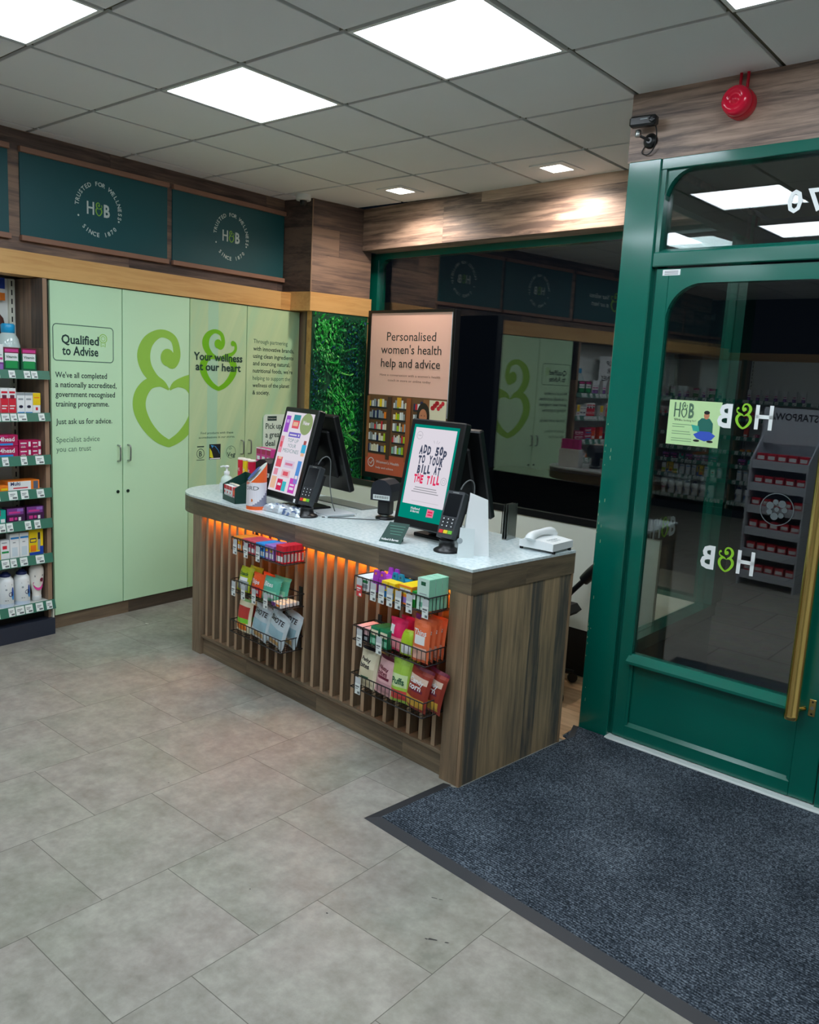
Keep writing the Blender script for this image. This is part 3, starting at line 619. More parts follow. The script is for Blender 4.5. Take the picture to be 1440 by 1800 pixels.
def cupboard(label, xs, m):
    t = thing('wall_cupboard', label, 'cupboard', F_CAB)
    mb = MB(); mb.box(xs[0], xs[2], .022, .28, .083, 2.054, CARC); mb.build('carcass', t)
    mb = MB(); mb.box(xs[0], xs[2], .012, .2, 0, .083, W_KICK); mb.build('kickboard', t)
    ds = []
    for k in (0, 1):
        mb = MB(); mb.rbox(xs[k]+.0032, xs[k+1]-.0032, 0, .02, .085, 2.053, .0015, m); d_ = mb.build('door', t); ds.append(d_)
        hx = xs[1]-.037 if k == 0 else xs[1]+.036
        mb = MB(); mb.tube(spline([(hx, 0, 1.000), (hx, -.022, 1.003), (hx, -.03, 1.015), (hx, -.03, 1.085), (hx, -.022, 1.097), (hx, 0, 1.100)], 4), .0052, STEEL, 8); mb.build('handle', d_, label='steel bow handle')
        mb = MB(); mb.lathe([(.0105, 0), (.0105, .004), (.007, .005)], mat('dark_lock', (36, 60, 50), .3, .6), 16, M=T(hx, 0, .806) @ RX(90)); mb.build('lock', d_)
    return t, ds
ca, da = cupboard('pale green double cupboard with advice lettering and half a giant ampersand, next to the shelves', (0., .476, .991), DOOR_A)
cb_, db = cupboard('pale green double cupboard with small ampersand slogan, next to the corner column', (.991, 1.497, 2.03), DOOR_B)
# door 1 lettering
mb = MB(); rb = mat('outline_green', (60, 104, 84), .7)
def rrect(x0, x1, z0, z1, r):
    o = []
    for cx, cz, a in ((x1-r, z1-r, 0), (x0+r, z1-r, 90), (x0+r, z0+r, 180), (x1-r, z0+r, 270)):
        o += [(cx+r*cos(radians(a+t)), cz+r*sin(radians(a+t))) for t in range(0, 91, 18)]
    return o
q = rrect(.018, .411, 1.606, 1.813, .022); mb.line(q+[q[0]], .005, rb)
text(mb, 'Qualified', .070, 1.705, .243, INK, h=.053, bold=.022); text(mb, 'to Advise', .074, 1.640, .235, INK, h=.053, bold=.022)
mb.ring(.342, 1.747, .027, .004, LIME_LET); mb.ring(.342, 1.747, .015, .003, LIME_LET); mb.line([(.328, 1.722), (.328, 1.698), (.342, 1.706), (.356, 1.698), (.356, 1.722)], .004, LIME_LET)
mb.build('badge_lettering', da[0], label='dark green badge with a lime rosette'); mb = MB()
for s_, z, w, bo in (("We've all completed", 1.508, .338, .012), ('a nationally accredited,', 1.452, .405, .012), ('government recognised', 1.396, .393, .012), ('training programme.', 1.340, .352, .012), ('Just ask us for advice.', 1.237, .373, .008), ('Specialist advice', 1.130, .285, -.004), ('you can trust', 1.074, .226, -.004)):
    text(mb, s_, .028, z, w, INK if bo > 0 else rb, h=.034, bold=bo)
    if s_[-1] == '.' or s_.endswith('trust'): mb.build('lettering', da[0], label='dark green lettering'); mb = MB()
mb = MB(); amp(mb, .543, 1.075, .56, .752, mat('fresh_green_vinyl', (146, 198, 74), .6), clip=.9882); mb.build('ampersand', da[1], label='lime green ampersand')
# door 3, 4 lettering
mb = MB(); amp(mb, 1.072, 1.452, .335, .412, mat('bright_green_vinyl', (112, 186, 10), .6))
text(mb, 'Your wellness', 1.024, 1.655, .432, INK, h=.054, bold=.022, y=-.0030); text(mb, 'at our heart', 1.040, 1.588, .402, INK, h=.054, bold=.022, y=-.0030)
mb.build('slogan', db[0], label='dark green slogan over a lime ampersand'); mb = MB()
text(mb, 'Find products with these', 1.092, 1.152, .292, rb, h=.016); text(mb, 'accreditations in our stores.', 1.075, 1.122, .325, rb, h=.016)
mb.build('lettering', db[0], label='small dark green lettering'); mb = MB()
mb.ring(1.092, 1.018, .034, .004, INK); text(mb, 'B', 1.092, .999, .026, INK, h=.038, align='C', bold=.01); mb.rect(1.058, 1.126, .972, .976, INK); mb.rect(1.062, 1.122, 1.062, 1.070, INK)
mb.build('emblem', db[0], label='round letter emblem'); mb = MB()
mb.rect(1.168, 1.270, .972, 1.080, TEXT_BK); B1 = mat('print_sky', (60, 150, 214), .7); Y1 = mat('print_yellow', (214, 214, 40), .7)
mb.add([(1.175+.09*cos(a), -.0013, .99+.085*sin(a)) for a in [pi*.06*k for k in range(1, 9)]]+[(1.215+.02*cos(a), -.0013, 1.045+.022*sin(a)) for a in [pi*.9-.25*k for k in range(9)]], [tuple(range(17))], B1)
mb.add([(1.172, -.0014, 1.055), (1.190, -.0014, 1.03), (1.200, -.0014, 1.00), (1.205, -.0014, .982), (1.172, -.0014, .99)], [tuple(range(5))], Y1); mb.rect(1.172, 1.266, .974, .982, WHITE_P, -.0015)
mb.build('emblem', db[0], label='black, blue and yellow emblem'); mb = MB()
mb.ring(1.366, 1.018, .045, .003, rb); text(mb, 'Veg', 1.330, .985, .075, INK, h=.034, bold=.012); mb.line([(1.345, 1.04), (1.36, 1.055), (1.372, 1.045), (1.352, 1.036)], .003, INK)
mb.build('emblem', db[0], label='round leaf emblem')
mb = MB()
for k, parts in enumerate((('Through partnering', 0, .345), ('with innovative brands,', .018, .415), ('using clean ingredients', .018, .410), ('and sourcing natural,', .018, .375), ('nutritional foods, we\'re', .018, .405), ('helping to support the', 0, .38), ('wellness of the planet', .014, .375), ('& society.', .02, .17))):
    text(mb, parts[0], 1.560, 1.798-.0525*k, parts[2], INK if parts[1] else rb, h=.031, bold=parts[1]*.6)
mb.build('lettering', db[1], label='dark green paragraph')
# rounded promotion card standing on the cupboard door
t = thing('promotion_card', 'white rounded promotion card on the green cupboard door behind the left till', 'sign', F_CAB)
mb = MB(); mb.prism(rrect(1.668, 1.96, .98, 1.285, .03), -.012, -.006, mat('mint_card', (222, 240, 226), .6), 'y'); mb.build('card', t)
mb = MB(); mb.rect(1.705, 1.80, 1.238, 1.272, INK, -.0128); text(mb, 'Find out more', 1.711, 1.250, .083, WHITE_LET, h=.012, y=-.0134)
for k, s_ in enumerate(('Pick up', 'a great', 'deal')): text(mb, s_, 1.688, 1.178-.064*k, (.165, .165, .10)[k], INK, h=.044, bold=.012, y=-.0128)
mb.build('lettering', t)

# ------------------------------------------------------------------ sign boards on the bulkhead
TEAL = mat('deep_teal_board', (10, 82, 88), .5, var=.05); LEDGE = mat('pinkish_oak_ledge', (150, 112, 92), .5, var=.12)
def sign(x0, x1, label, style):
    t = thing('header_sign', label, 'sign board', F_FAS)
    mb = MB(); mb.box(x0, x1, -.010, -.0002, 2.275, 2.745, TEAL); mb.build('board', t)
    for z in (2.262, 2.738):
        mb = MB(); mb.rbox(x0-.004, x1+.004, -.030, -.0002, z, z+.030, .002, LEDGE); mb.build('ledge', t)
    mb = MB(); cx, cz, R_ = (x0+x1)/2-.003, 2.515, .143
    Y = -.0112
    if style == 0:
        def arc(s_, a0, a1, flip):
            for k, ch in enumerate(s_):
                if ch == ' ': continue
                a = radians(a0+(a1-a0)*k/(len(s_)-1)); V, F = glyphs(ch, .02); xm = (min(p[0] for p in V)+max(p[0] for p in V))/2; sc = .0255/.73
                rot = a-pi/2 if not flip else a+pi/2
                vs_ = []
                for p in V:
                    px, pz = (p[0]-xm)*sc, (p[1]-.36)*sc
                    vs_.append((cx+R_*cos(a)+px*cos(rot)-pz*sin(rot), Y, cz+R_*1.03*sin(a)+px*sin(rot)+pz*cos(rot)))
                mb.add(vs_, F, SIGNL)
        arc('TRUSTED FOR WELLNESS', 174, -12, False); arc('SINCE 1870', 228, 318, True)
        for a in (202, 340): mb.disc(cx+R_*cos(radians(a)), cz+R_*sin(radians(a)), .006, SIGNL, y=Y, n=10)
        hb_logo(mb, cx-.078, cz-.036, .152, .074, SIGNL, SIGNG, y=Y)
    elif style == 1:
        amp(mb, cx-.26, cz-.10, .15, .20, SIGNG, y=Y); text(mb, 'Your wellness', cx-.08, cz+.02, .33, SIGNL, h=.05, bold=.01, y=Y); text(mb, 'at our heart', cx-.08, cz-.06, .29, SIGNL, h=.05, bold=.01, y=Y)
    else: text(mb, 'Beauty', cx, cz-.03, .24, SIGNL, h=.08, align='C', y=Y)
    mb.build('lettering', t, label='white and lime lettering' if style < 2 else 'white lettering')
SIGNL = mat('sign_white', (206, 222, 216), .6); SIGNG = mat('sign_lime', (132, 190, 66), .6)
sign(.086, 1.054, 'larger teal sign board with a round white slogan, above the shelves and first cupboards', 0)
sign(1.095, 2.072, 'teal sign board with a round white slogan, next to the wood column', 0)
sign(-.93, .020, 'teal sign board cut off at the left edge of the picture', 1)
sign(-1.95, -.975, 'teal sign board over the second shelving bay, outside the picture', 2)
sign(-3.0, -2.0, 'teal sign board over the third shelving bay, outside the picture', 2)

# ------------------------------------------------------------------ planted wall
LEAFS = [mat('leaf_bright', (26, 170, 58), .45), mat('leaf_mid', (8, 138, 54), .45), mat('leaf_deep', (4, 104, 66), .5), mat('leaf_blue', (12, 70, 110), .5), mat('leaf_lime', (90, 190, 80), .45)]
t = thing('green_wall_panel', 'panel of artificial green foliage on the column beside the window', 'plant wall', F_COL)
mb = MB(); mb.box(.02, .545, -.012, -.004, .3, 2.058, mat('dark_mesh_backing', (6, 70, 44), .8)); mb.build('backing', t)
mb = MB(); r_ = random.Random(11)
def leaf(mb, p, d, L, w, m, n_):
    d = d.normalized(); s_ = d.cross(n_).normalized()
    mb.add([p, p+d*L*.45+s_*w, p+d*L+n_*(-.1*L), p+d*L*.45-s_*w, p+d*L*.45+n_*w*.4], [(0, 1, 4), (1, 2, 4), (2, 3, 4), (3, 0, 4)], m)
for k in range(3400):
    x, z = r_.uniform(.035, .53), r_.uniform(.32, 2.03); zone = sin(x*13+z*3.1)+.7*sin(z*7.3-x*5)
    m = LEAFS[0 if zone > .7 else 1 if zone > -.1 else 2 if zone > -1.0 or r_.random() < .5 else 3]
    if r_.random() < .06: m = LEAFS[4]
    if r_.random() < .1: m = LEAFS[r_.randrange(4)]
    p = Vector((x, -.014-r_.random()*.02, z)); a = r_.uniform(-.6, .6)-(1.3 if zone < 0 else 0)
    dd = Vector((sin(a)*1., -.55-r_.random()*.5, cos(a)*.9 if r_.random() < .55 else -cos(a)*.9))
    leaf(mb, p, dd, r_.uniform(.025, .06), r_.uniform(.004, .011), m, Vector((0, -1, .2)))
for k in range(34):                                   # fern fronds and trailing stems
    x, z = r_.uniform(.07, .5), r_.uniform(.5, 1.98); a = r_.uniform(-1.2, 1.2); m = LEAFS[r_.choice((0, 0, 1, 1, 4))]; L = r_.uniform(.08, .2); dn = r_.random() < .4
    for q in range(14):
        u_ = q/13; px = min(.53, max(.03, x+sin(a)*L*u_)); p = Vector((px, -.03-.05*sin(u_*2.6), z+(-1 if dn else 1)*(cos(a)*L*u_-.06*u_*u_)))
        for s_ in (-1, 1): leaf(mb, p, Vector((s_*.9, -.35, .35)), .03*(1-.6*u_), .004, m, Vector((0, -1, .3)))
mb.build('foliage', t, kind='stuff')

# ------------------------------------------------------------------ shelving bay
STRIP = mat('green_ticket_strip', (58, 116, 96), .35); TICK = mat('price_ticket_white', (224, 232, 228), .6); TINK = mat('ticket_grey_ink', (96, 104, 104), .7)
SHZ = [1.535, 1.300, 1.060, .868, .690, .483, .205]
t = thing('shelving_bay', 'green edged shelving bay of remedies at the left edge of the picture', 'shelving unit', F_BAY)
bx0, bx1 = -1.03, -.006
mb = MB(); mb.box(bx0, bx1-.026, .29, .305, .02, 2.05, mat('shelf_back', (226, 230, 226), .6)); mb.build('back_panel', t)
mb = MB(); mb.box(bx1-.026, bx1, .0, .305, 0, 2.052, W_SIDE); mb.box(bx1-.026, bx1, -.0012, .0, 0, 2.052, mat('oak_edge', (150, 122, 98), .5)); mb.build('side_panel', t, label='dark wood end panel')
for x in (bx1-.055, bx0+.03):
    mb = MB(); mb.box(x-.016, x+.016, .272, .29, .02, 2.05, CREAM)
    for k in range(40): mb.rect(x-.004, x+.004, .06+k*.05, .09+k*.05, BLACK_M, .2715)
    mb.build('upright', t, label='slotted cream upright')
mb = MB(); mb.box(bx0, bx1-.004, -.035, .28, .0, .098, mat('navy_plinth', (42, 48, 62), .4)); mb.box(bx0, bx1-.03, .04, .28, .098, .16, BLACK_M); mb.build('plinth', t, label='dark navy plinth')  # black block above the navy plinth stands in for the shade in the gap
mb = MB(); mb.box(bx1-.010, bx1, -.02, .0, .098, .2, CREAM); mb.build('bracket', t)
SHELFM = mat('shelf_steel', (198, 202, 196), .4)
for k, z in enumerate(SHZ):
    y0 = -.012 if k < 6 else -.03
    mb = MB(); mb.box(bx0, bx1-.027, y0+.004, .272, z-.024, z, SHELFM); sh = mb.build('shelf', t)
    mb = MB(); h = .040 if k in (0, 1) else .046
    mb.prism([(y0, z+.008), (y0-.004, z+.008), (y0-.018, z-h), (y0-.010, z-h)], bx0, bx1-.004, STRIP, 'x'); mb.build('ticket_strip', sh, label='dark green price strip')
    rr = random.Random(k*5+2); x = bx1-.02-rr.random()*.06
    while x > bx0+.06:
        mb = MB(); w = rr.choice((.036, .044, .05))
        ya = lambda zz: y0-.0046-(z+.008-zz)*(.014/(h+.008))
        zz = lambda f: z-h+.004+f*h
        mb.add([(x-w, ya(z-h+.004), z-h+.004), (x, ya(z-h+.004), z-h+.004), (x, ya(z+.004), z+.004), (x-w, ya(z+.004), z+.004)], [(0, 1, 2, 3)], TICK)
        for a, b_, c, d_ in ((.15, .75, .62, .70), (.15, .6, .45, .52), (.4, .9, .12, .32)):
            mb.add([(x-w+a*w, ya(zz(c))-.0006, zz(c)), (x-w+b_*w, ya(zz(c))-.0006, zz(c)), (x-w+b_*w, ya(zz(d_))-.0006, zz(d_)), (x-w+a*w, ya(zz(d_))-.0006, zz(d_))], [(0, 1, 2, 3)], TINK)
        mb.build('price_ticket', sh, label='white price ticket')
        x -= w+rr.choice((.006, .02, .05, .07))
bay = t
# further bays along the wall, behind the left edge of the picture
BAYS = [F_BAY]+[F_BAY @ T(-1.05*k, 0, 0) for k in (1, 2)]+[frame(-.10, -5.75, 180) @ T(1.0+1.05*k, 0, 0) for k in (0, 1)]
for k in (1, 2, 3, 4):
    dup(bay, BAYS[k], ('second shelving bay along the left wall', 'third shelving bay along the left wall', 'left shelving bay on the back wall', 'right shelving bay on the back wall')[k-1]+', outside the picture')

# ------------------------------------------------------------------ product builders
def carton_mb(w, dp, h, base, prints=(), texts=(), top=None):
    """carton standing on z=0, front at y=0, centred in x; prints = (x0,x1,z0,z1,material) as fractions of the front"""
    mb = MB(); mb.rbox(-w/2, w/2, 0, dp, 0, h, min(.0015, w*.03), base)
    if top: mb.add([(-w/2+.002, .002, h+.0003), (w/2-.002, .002, h+.0003), (w/2-.002, dp-.002, h+.0003), (-w/2+.002, dp-.002, h+.0003)], [(0, 1, 2, 3)], top)
    for i, p in enumerate(prints): mb.rect(-w/2+p[0]*w, -w/2+p[1]*w, p[2]*h, p[3]*h, p[4], -.0004-.0001*i)
    for s_, fx, fz, fw_, m in texts: text(mb, s_, -w/2+fx*w, fz*h, fw_*w, m, y=-.0014, bold=.02)
    return mb
def C(n_, rgb, r=.45): return mat('print_'+n_, rgb, r)
RED = C('red', (214, 36, 56)); MAG = C('magenta', (176, 20, 84)); ORG = C('orange', (238, 128, 30)); YEL = C('yellow_pack', (238, 206, 20)); WHT = C('white_pack', (232, 236, 236)); NAV = C('navy', (24, 38, 92)); TEA = C('teal_pack', (20, 168, 150)); PUR = C('purple', (122, 62, 140)); DGR = C('dark_green_pack', (12, 88, 58)); LIM = C('lime_pack', (164, 200, 30)); SKY = C('sky_pack', (40, 140, 214)); PNK = C('pink_pack', (206, 60, 140)); MAR = C('maroon', (112, 30, 56)); GRY = C('grey_pack', (150, 160, 164)); BLU = C('blue_pack', (30, 70, 170)); LIL = C('lilac', (150, 110, 190)); BRN = C('red_brown', (150, 52, 36)); MIN = C('mint_pack', (140, 208, 176)); CRM = C('cream_pack', (232, 226, 196)); OR2 = C('orange_red', (238, 84, 36)); BKP = C('black_pack', (34, 30, 40)); PALEP = C('pale_pink_pack', (226, 186, 190))
TOPUP = []          # (object, x, y, shelf) of every remedy on the first bay
def put(o_or_mb, name, k, x, y, label, cat, group=None, dz=0., rz=0., parts=()):
    M = F_BAY @ T(x, y, SHZ[k]+dz) @ RZ(rz)
    if isinstance(o_or_mb, MB):
        o = o_or_mb.build(name, M=M, label=label, cat=cat, group=group)
    else: o = dup(o_or_mb, M, label, group)
    TOPUP.append((o, x, y, k, dz)); return o
r1, r2_, r3, r4, r5, r6, r7 = ('top shelf', 'second shelf from the top', 'third shelf from the top', 'fourth shelf', 'fifth shelf', 'sixth shelf', 'bottom shelf')
# top shelf
mbp = carton_mb(.088, .05, .128, DGR, ((0, 1, .76, 1, MAR), (.08, .92, .42, .76, WHT), (.12, .88, .12, .44, C('pack_green', (30, 150, 80))), (.08, .92, .8, .93, PNK)), (('Vitamin', .14, .55, .7, DGR),))
o = put(mbp, 'carton', 0, -.112, .01, 'green and maroon carton on the top shelf, touching the wood end panel', 'carton')
put(o, '', 0, -.212, .01, 'green and maroon carton on the top shelf, second from the wood end panel', 'carton')
mbp = carton_mb(.045, .05, .142, WHT, ((0, 1, 0, .32, PUR), (.1, .9, .42, .5, PNK), (.1, .8, .58, .62, GRY), (.4, .9, .05, .25, LIL)))
o = put(mbp, 'carton', 0, -.285, .0, 'white and purple carton on the top shelf, right one of its pair', 'carton'); put(o, '', 0, -.332, .0, 'white and purple carton on the top shelf, left one of its pair', 'carton')
def bottle(name, label, k, x, y, prof, body, cap_prof, capm, lab=None, n=20, group=None):
    t = thing(name, label, 'bottle', F_BAY @ T(x, y, SHZ[k]), group)
    MB().lathe(prof, body, n).build('body', t); MB().lathe(cap_prof, capm, n).build('cap', t)
    if lab:
        r, z0, z1, m, m2, z2 = lab; MB().lathe([(r, z0), (r, z1)], m, n, cap=False).lathe([(r+.0004, z2), (r+.0004, z1)], m2, n, cap=False).build('paper_label', t)
    TOPUP.append((t, x, y, k, 0)); return t
CLR = mat('clear_plastic', (196, 214, 210), .12, spec=.7)
bottle('bottle', 'large clear domed bottle with blue cap on the top shelf', 0, -.168, .125, [(.056, 0), (.062, .01), (.063, .10), (.062, .14), (.054, .175), (.04, .20), (.03, .212)], CLR, [(.030, .206), (.036, .209), (.037, .250), (.030, .258)], C('cap_blue', (30, 160, 214), .3), (.0636, .045, .118, C('bottle_label', (214, 224, 224)), ORG, .098))
bottle('bottle', 'tall brown bottle at the back of the top shelf', 0, -.172, .238, [(.042, 0), (.044, .01), (.044, .25), (.036, .29), (.016, .315), (.014, .325)], mat('brown_plastic', (84, 50, 44), .25), [(.016, .32), (.016, .345)], BLACK)
t = thing('display_board', 'orange and blue product board hung at the back of the top shelf', 'board', F_BAY @ T(-.206, .262, 1.925))
mb = MB(); mb.box(-.10, .10, 0, .008, 0, .125, ORG); mb.rect(-.1, .1, .06, .125, BLU, -.0004); mb.rect(-.1, .1, .042, .064, WHT, -.0006); mb.rect(-.04, .07, .008, .024, WHT, -.0006); mb.build('board', t)
# second shelf
mbp = carton_mb(.042, .06, .142, WHT, ((0, 1, 0, .62, RED), (.2, .8, .6, .74, MAR), (.1, .9, .8, .88, RED), (.15, .85, .3, .34, WHT), (.15, .7, .2, .24, WHT)))
o = put(mbp, 'carton', 1, -.219, 0, 'red and white carton on the second shelf, rightmost of the red ones', 'carton'); put(o, '', 1, -.263, 0, 'red and white carton on the second shelf, second from right of the red ones', 'carton'); put(o, '', 1, -.307, 0, 'red and white carton on the second shelf, third from right of the red ones', 'carton')
mbp = carton_mb(.044, .05, .118, WHT, ((0, 1, .88, 1, GRY), (.15, .8, .66, .74, GRY), (.25, .75, .30, .40, NAV), (.38, .62, .28, .42, BKP), (.05, .95, .02, .1, SKY)))
o = put(mbp, 'carton', 1, -.124, 0, 'white eye drop carton on the second shelf beside the yellow carton', 'carton'); put(o, '', 1, -.170, 0, 'white eye drop carton on the second shelf beside the red cartons', 'carton')
put(carton_mb(.044, .05, .118, WHT, ((0, 1, .42, 1, YEL), (.35, .65, .18, .32, RED), (.15, .85, .75, .8, ORG))), 'carton', 1, -.078, 0, 'yellow and white carton on the second shelf by the wood end panel', 'carton')
# third shelf
mbp = carton_mb(.115, .07, .062, MAG, ((.05, .75, .08, .26, SKY), (.05, .5, .86, .92, PNK)), (('4head', .10, .44, .72, WHT),))
o = put(mbp, 'carton', 2, -.250, 0, 'magenta carton with white lettering on the third shelf, under its twin', 'carton'); put(o, '', 2, -.250, 0, 'magenta carton with white lettering stacked on its twin on the third shelf', 'carton', dz=.0635)
mbp = carton_mb(.072, .07, .045, MAG, ((.1, .6, .6, .75, WHT), (.1, .45, .4, .5, PNK), (.75, .92, .25, .85, WHT)), (('stick', .12, .12, .4, WHT),))
o = put(mbp, 'carton', 2, -.150, 0, 'small magenta carton on the third shelf, left lower', 'carton'); put(o, '', 2, -.150, 0, 'small magenta carton on the third shelf, left upper', 'carton', dz=.0465)
put(o, '', 2, -.0975+.0025, 0, 'small magenta carton on the third shelf by the end panel, lower', 'carton') if False else None
mbp = carton_mb(.056, .07, .045, MAG, ((.1, .55, .6, .75, WHT), (.7, .92, .25, .85, WHT)), (('stick', .12, .12, .5, WHT),))
o = put(mbp, 'carton', 2, -.084, 0, 'narrow magenta carton on the third shelf by the end panel, lower one', 'carton'); put(o, '', 2, -.084, 0, 'narrow magenta carton on the third shelf by the end panel, upper one', 'carton', dz=.0465)
put(carton_mb(.05, .06, .13, OR2, ((0, 1, .7, 1, RED), (.1, .9, .1, .3, WHT))), 'carton', 2, -.338, 0, 'orange red carton on the third shelf at the left edge of the picture', 'carton')
# fourth shelf
mbp = carton_mb(.185, .09, .056, ORG, ((0, .72, .0, .95, WHT), (.16, .62, .22, .34, RED), (.8, .95, .1, .9, C('print_grey_figure', (90, 100, 120)))), (('Multi', .08, .56, .3, NAV),))
put(mbp, 'carton', 3, -.158, .01, 'long white and orange carton lying on the fourth shelf', 'carton')
o = put(carton_mb(.046, .05, .036, ORG, ((.1, .9, .3, .6, YEL),)), 'carton', 3, -.278, -.002, 'small orange carton on the fourth shelf beside the long carton', 'carton'); put(o, '', 3, -.328, -.002, 'small orange carton on the fourth shelf at the picture edge', 'carton')
# fifth shelf
mbp = carton_mb(.105, .06, .082, C('dark_plum', (66, 30, 72)), ((.0, .9, .55, 1, PUR), (.1, .72, .64, .78, PNK), (.55, .9, .75, .95, LIL), (.12, .34, .15, .38, PNK), (.40, .55, .18, .36, PNK), (.62, .76, .12, .36, WHT)))
o = put(mbp, 'carton', 4, -.098, 0, 'purple carton on the fifth shelf by the wood end panel', 'carton'); put(o, '', 4, -.213, 0, 'purple carton on the fifth shelf beside the teal carton', 'carton')
put(carton_mb(.06, .06, .078, TEA, ((0, .5, .6, 1, MAG), (.5, .9, .1, .35, WHT))), 'carton', 4, -.302, 0, 'teal carton on the fifth shelf at the picture edge', 'carton')
# sixth shelf
mbp = carton_mb(.084, .05, .158, YEL, ((0, 1, 0, .14, BLU), (.05, .5, .5, .66, NAV), (.08, .48, .16, .4, ORG), (.6, .8, .2, .84, GRY), (.62, .78, .6, .86, BKP), (.75, 1, .14, .34, BLU), (.1, .46, .53, .62, YEL)))
put(mbp, 'carton', 5, -.098, 0, 'yellow and blue carton on the sixth shelf by the wood end panel', 'carton')
mbp = carton_mb(.054, .045, .145, WHT, ((.08, .95, .78, .85, SKY), (.3, .6, .62, .66, GRY), (.2, .8, .1, .45, C('pale_blue_print', (206, 222, 230)))))
o = put(mbp, 'carton', 5, -.170, 0, 'tall white carton on the sixth shelf beside the yellow carton', 'carton'); put(o, '', 5, -.226, 0, 'tall white carton on the sixth shelf, left twin', 'carton')
put(carton_mb(.05, .045, .112, WHT, ((.1, .9, .34, .44, C('pack_green', (30, 150, 80))), (.2, .7, .55, .72, RED), (.1, .7, .85, .9, GRY))), 'carton', 5, -.281, 0, 'small white carton with green band on the sixth shelf', 'carton')
put(carton_mb(.056, .045, .142, WHT, ((0, 1, .25, .48, LIM), (0, 1, 0, .25, YEL), (.1, .7, .6, .63, GRY))), 'carton', 5, -.338, 0, 'white carton with lime and yellow bands on the sixth shelf', 'carton')
# bottom shelf
pr = [(.04, 0), (.044, .006), (.044, .145), (.041, .16), (.03, .172), (.026, .176)]
for k, (x, lab) in enumerate(((-.172, 'white bottle with navy cap on the bottom shelf, beside the cream bottle'), (-.268, 'white bottle with navy cap on the bottom shelf, second from the cream bottle'), (-.364, 'white bottle with navy cap on the bottom shelf, cut by the picture edge'))):
    if k == 0:
        t = thing('bottle', lab, 'bottle', F_BAY @ T(x, .036, SHZ[6])); mb = MB(); mb.lathe(pr, WHT, 24)
        mb.build('body', t); MB().lathe([(.028, .174), (.03, .177), (.03, .186), (.02, .192), (.014, .2)], NAV, 20).build('cap', t)
        mb = MB()
        def wrap(u_, z, r=.0446): a = u_/r; return (r*sin(a), -r*cos(a), z)
        for (cu, cz, ru, rz_, m) in ((.012, .075, .016, .014, NAV), (.026, .07, .012, .032, SKY), (.024, .095, .008, .02, BLU), (-.016, .105, .006, .006, GRY)):
            mb.add([wrap(cu+ru*cos(2*pi*q/14), cz+rz_*sin(2*pi*q/14)) for q in range(14)], [tuple(range(14))], m)
        for a, b_, c, d_ in ((-.022, .018, .128, .133), (-.024, -.006, .04, .044)): mb.add([wrap(a, c), wrap(b_, c), wrap(b_, d_), wrap(a, d_)], [(0, 1, 2, 3)], TINK)
        mb.lathe([(.0443, .0), (.0443, .022)], C('pale_base', (196, 210, 224)), 24, cap=False)
        mb.build('paper_label', t); TOPUP.append((t, x, .036, 6, 0)); wb = t
    else: c = dup(wb, F_BAY @ T(x, .036, SHZ[6]), lab); TOPUP.append((c, x, .036, 6, 0))
t = thing('bottle', 'cream upside down bottle with magenta label on the bottom shelf by the end panel', 'bottle', F_BAY @ T(-.082, .036, SHZ[6]))
MB().lathe([(.026, 0), (.027, .05), (.03, .07), (.04, .115), (.044, .165), (.042, .195), (.03, .212), (.01, .216)], C('ivory_pack', (238, 236, 228)), 24, M=Matrix.Diagonal((1, .7, 1, 1))).build('body', t)
mb = MB()
def wrap2(u_, z):
    r = .041 if z > .115 else .035
    a = u_/r; return (r*1.03*sin(a), -.7*r*1.06*cos(a)-.002, z)
mb.add([wrap2(.036*cos(pi+pi*q/12), .116+.05*sin(pi+pi*q/12)) for q in range(13)], [tuple(range(13))], PNK); mb.add([wrap2(.016+.012*cos(2*pi*q/12), .128+.012*sin(2*pi*q/12)) for q in range(12)], [tuple(range(12))], MAR)
mb.add([wrap2(-.026, .148), wrap2(.026, .148), wrap2(.026, .158), wrap2(-.026, .158)], [(0, 1, 2, 3)], TINK); mb.build('paper_label', t)
MB().lathe([(.024, -.0), (.0275, .0005), (.0275, .03)], WHT, 20, M=Matrix.Diagonal((1.02, .74, 1, 1))).build('cap', t)
TOPUP.append((t, -.082, .036, 6, 0))

# sign at the back of the first bay, just outside the picture (mirrored in the window)
t = thing('promotion_board', 'white promotion board hung above the top shelf, outside the picture', 'board', F_BAY @ T(-.82, .20, 1.64))
mb = MB(); mb.box(-.22, .24, 0, .006, 0, .30, WHT); mb.build('board', t)
mb = MB()
for k, s_ in enumerate(('TOP UP', 'YOUR', 'MEDICINES')): text(mb, s_, .01, .20-.08*k, (.24, .2, .38)[k], TEXT_BK, h=.055, align='C', bold=.01)
mb.build('lettering', t)
# stock beyond the picture edge and on the further bays: copies of the same remedies, seen only in the window reflections
src = list(TOPUP); far = 'remedies on the shelves beyond the picture edge'; rr = random.Random(5)
for b_ in range(5):
    for k in range(7):
        row = [s_ for s_ in src if s_[3] == k and s_[4] == 0 and s_[2] < .1]
        x = -.40 if b_ == 0 else -.10
        while x > -.96:
            if b_ == 0 and k == 0 and x < -.48: pass
            s_ = rr.choice(row); w = .10 if k in (0, 4, 6) else (.19 if (k == 3 and s_[1] > -.2) else .075 if k != 2 else .12)
            if x-w < -.98: break
            if not (b_ == 0 and k == 0 and False):
                c = dup(s_[0], BAYS[b_] @ T(x-w/2, s_[2], SHZ[k]), 'remedy on the shelves beyond the left edge of the picture', far)
            x -= w+.012

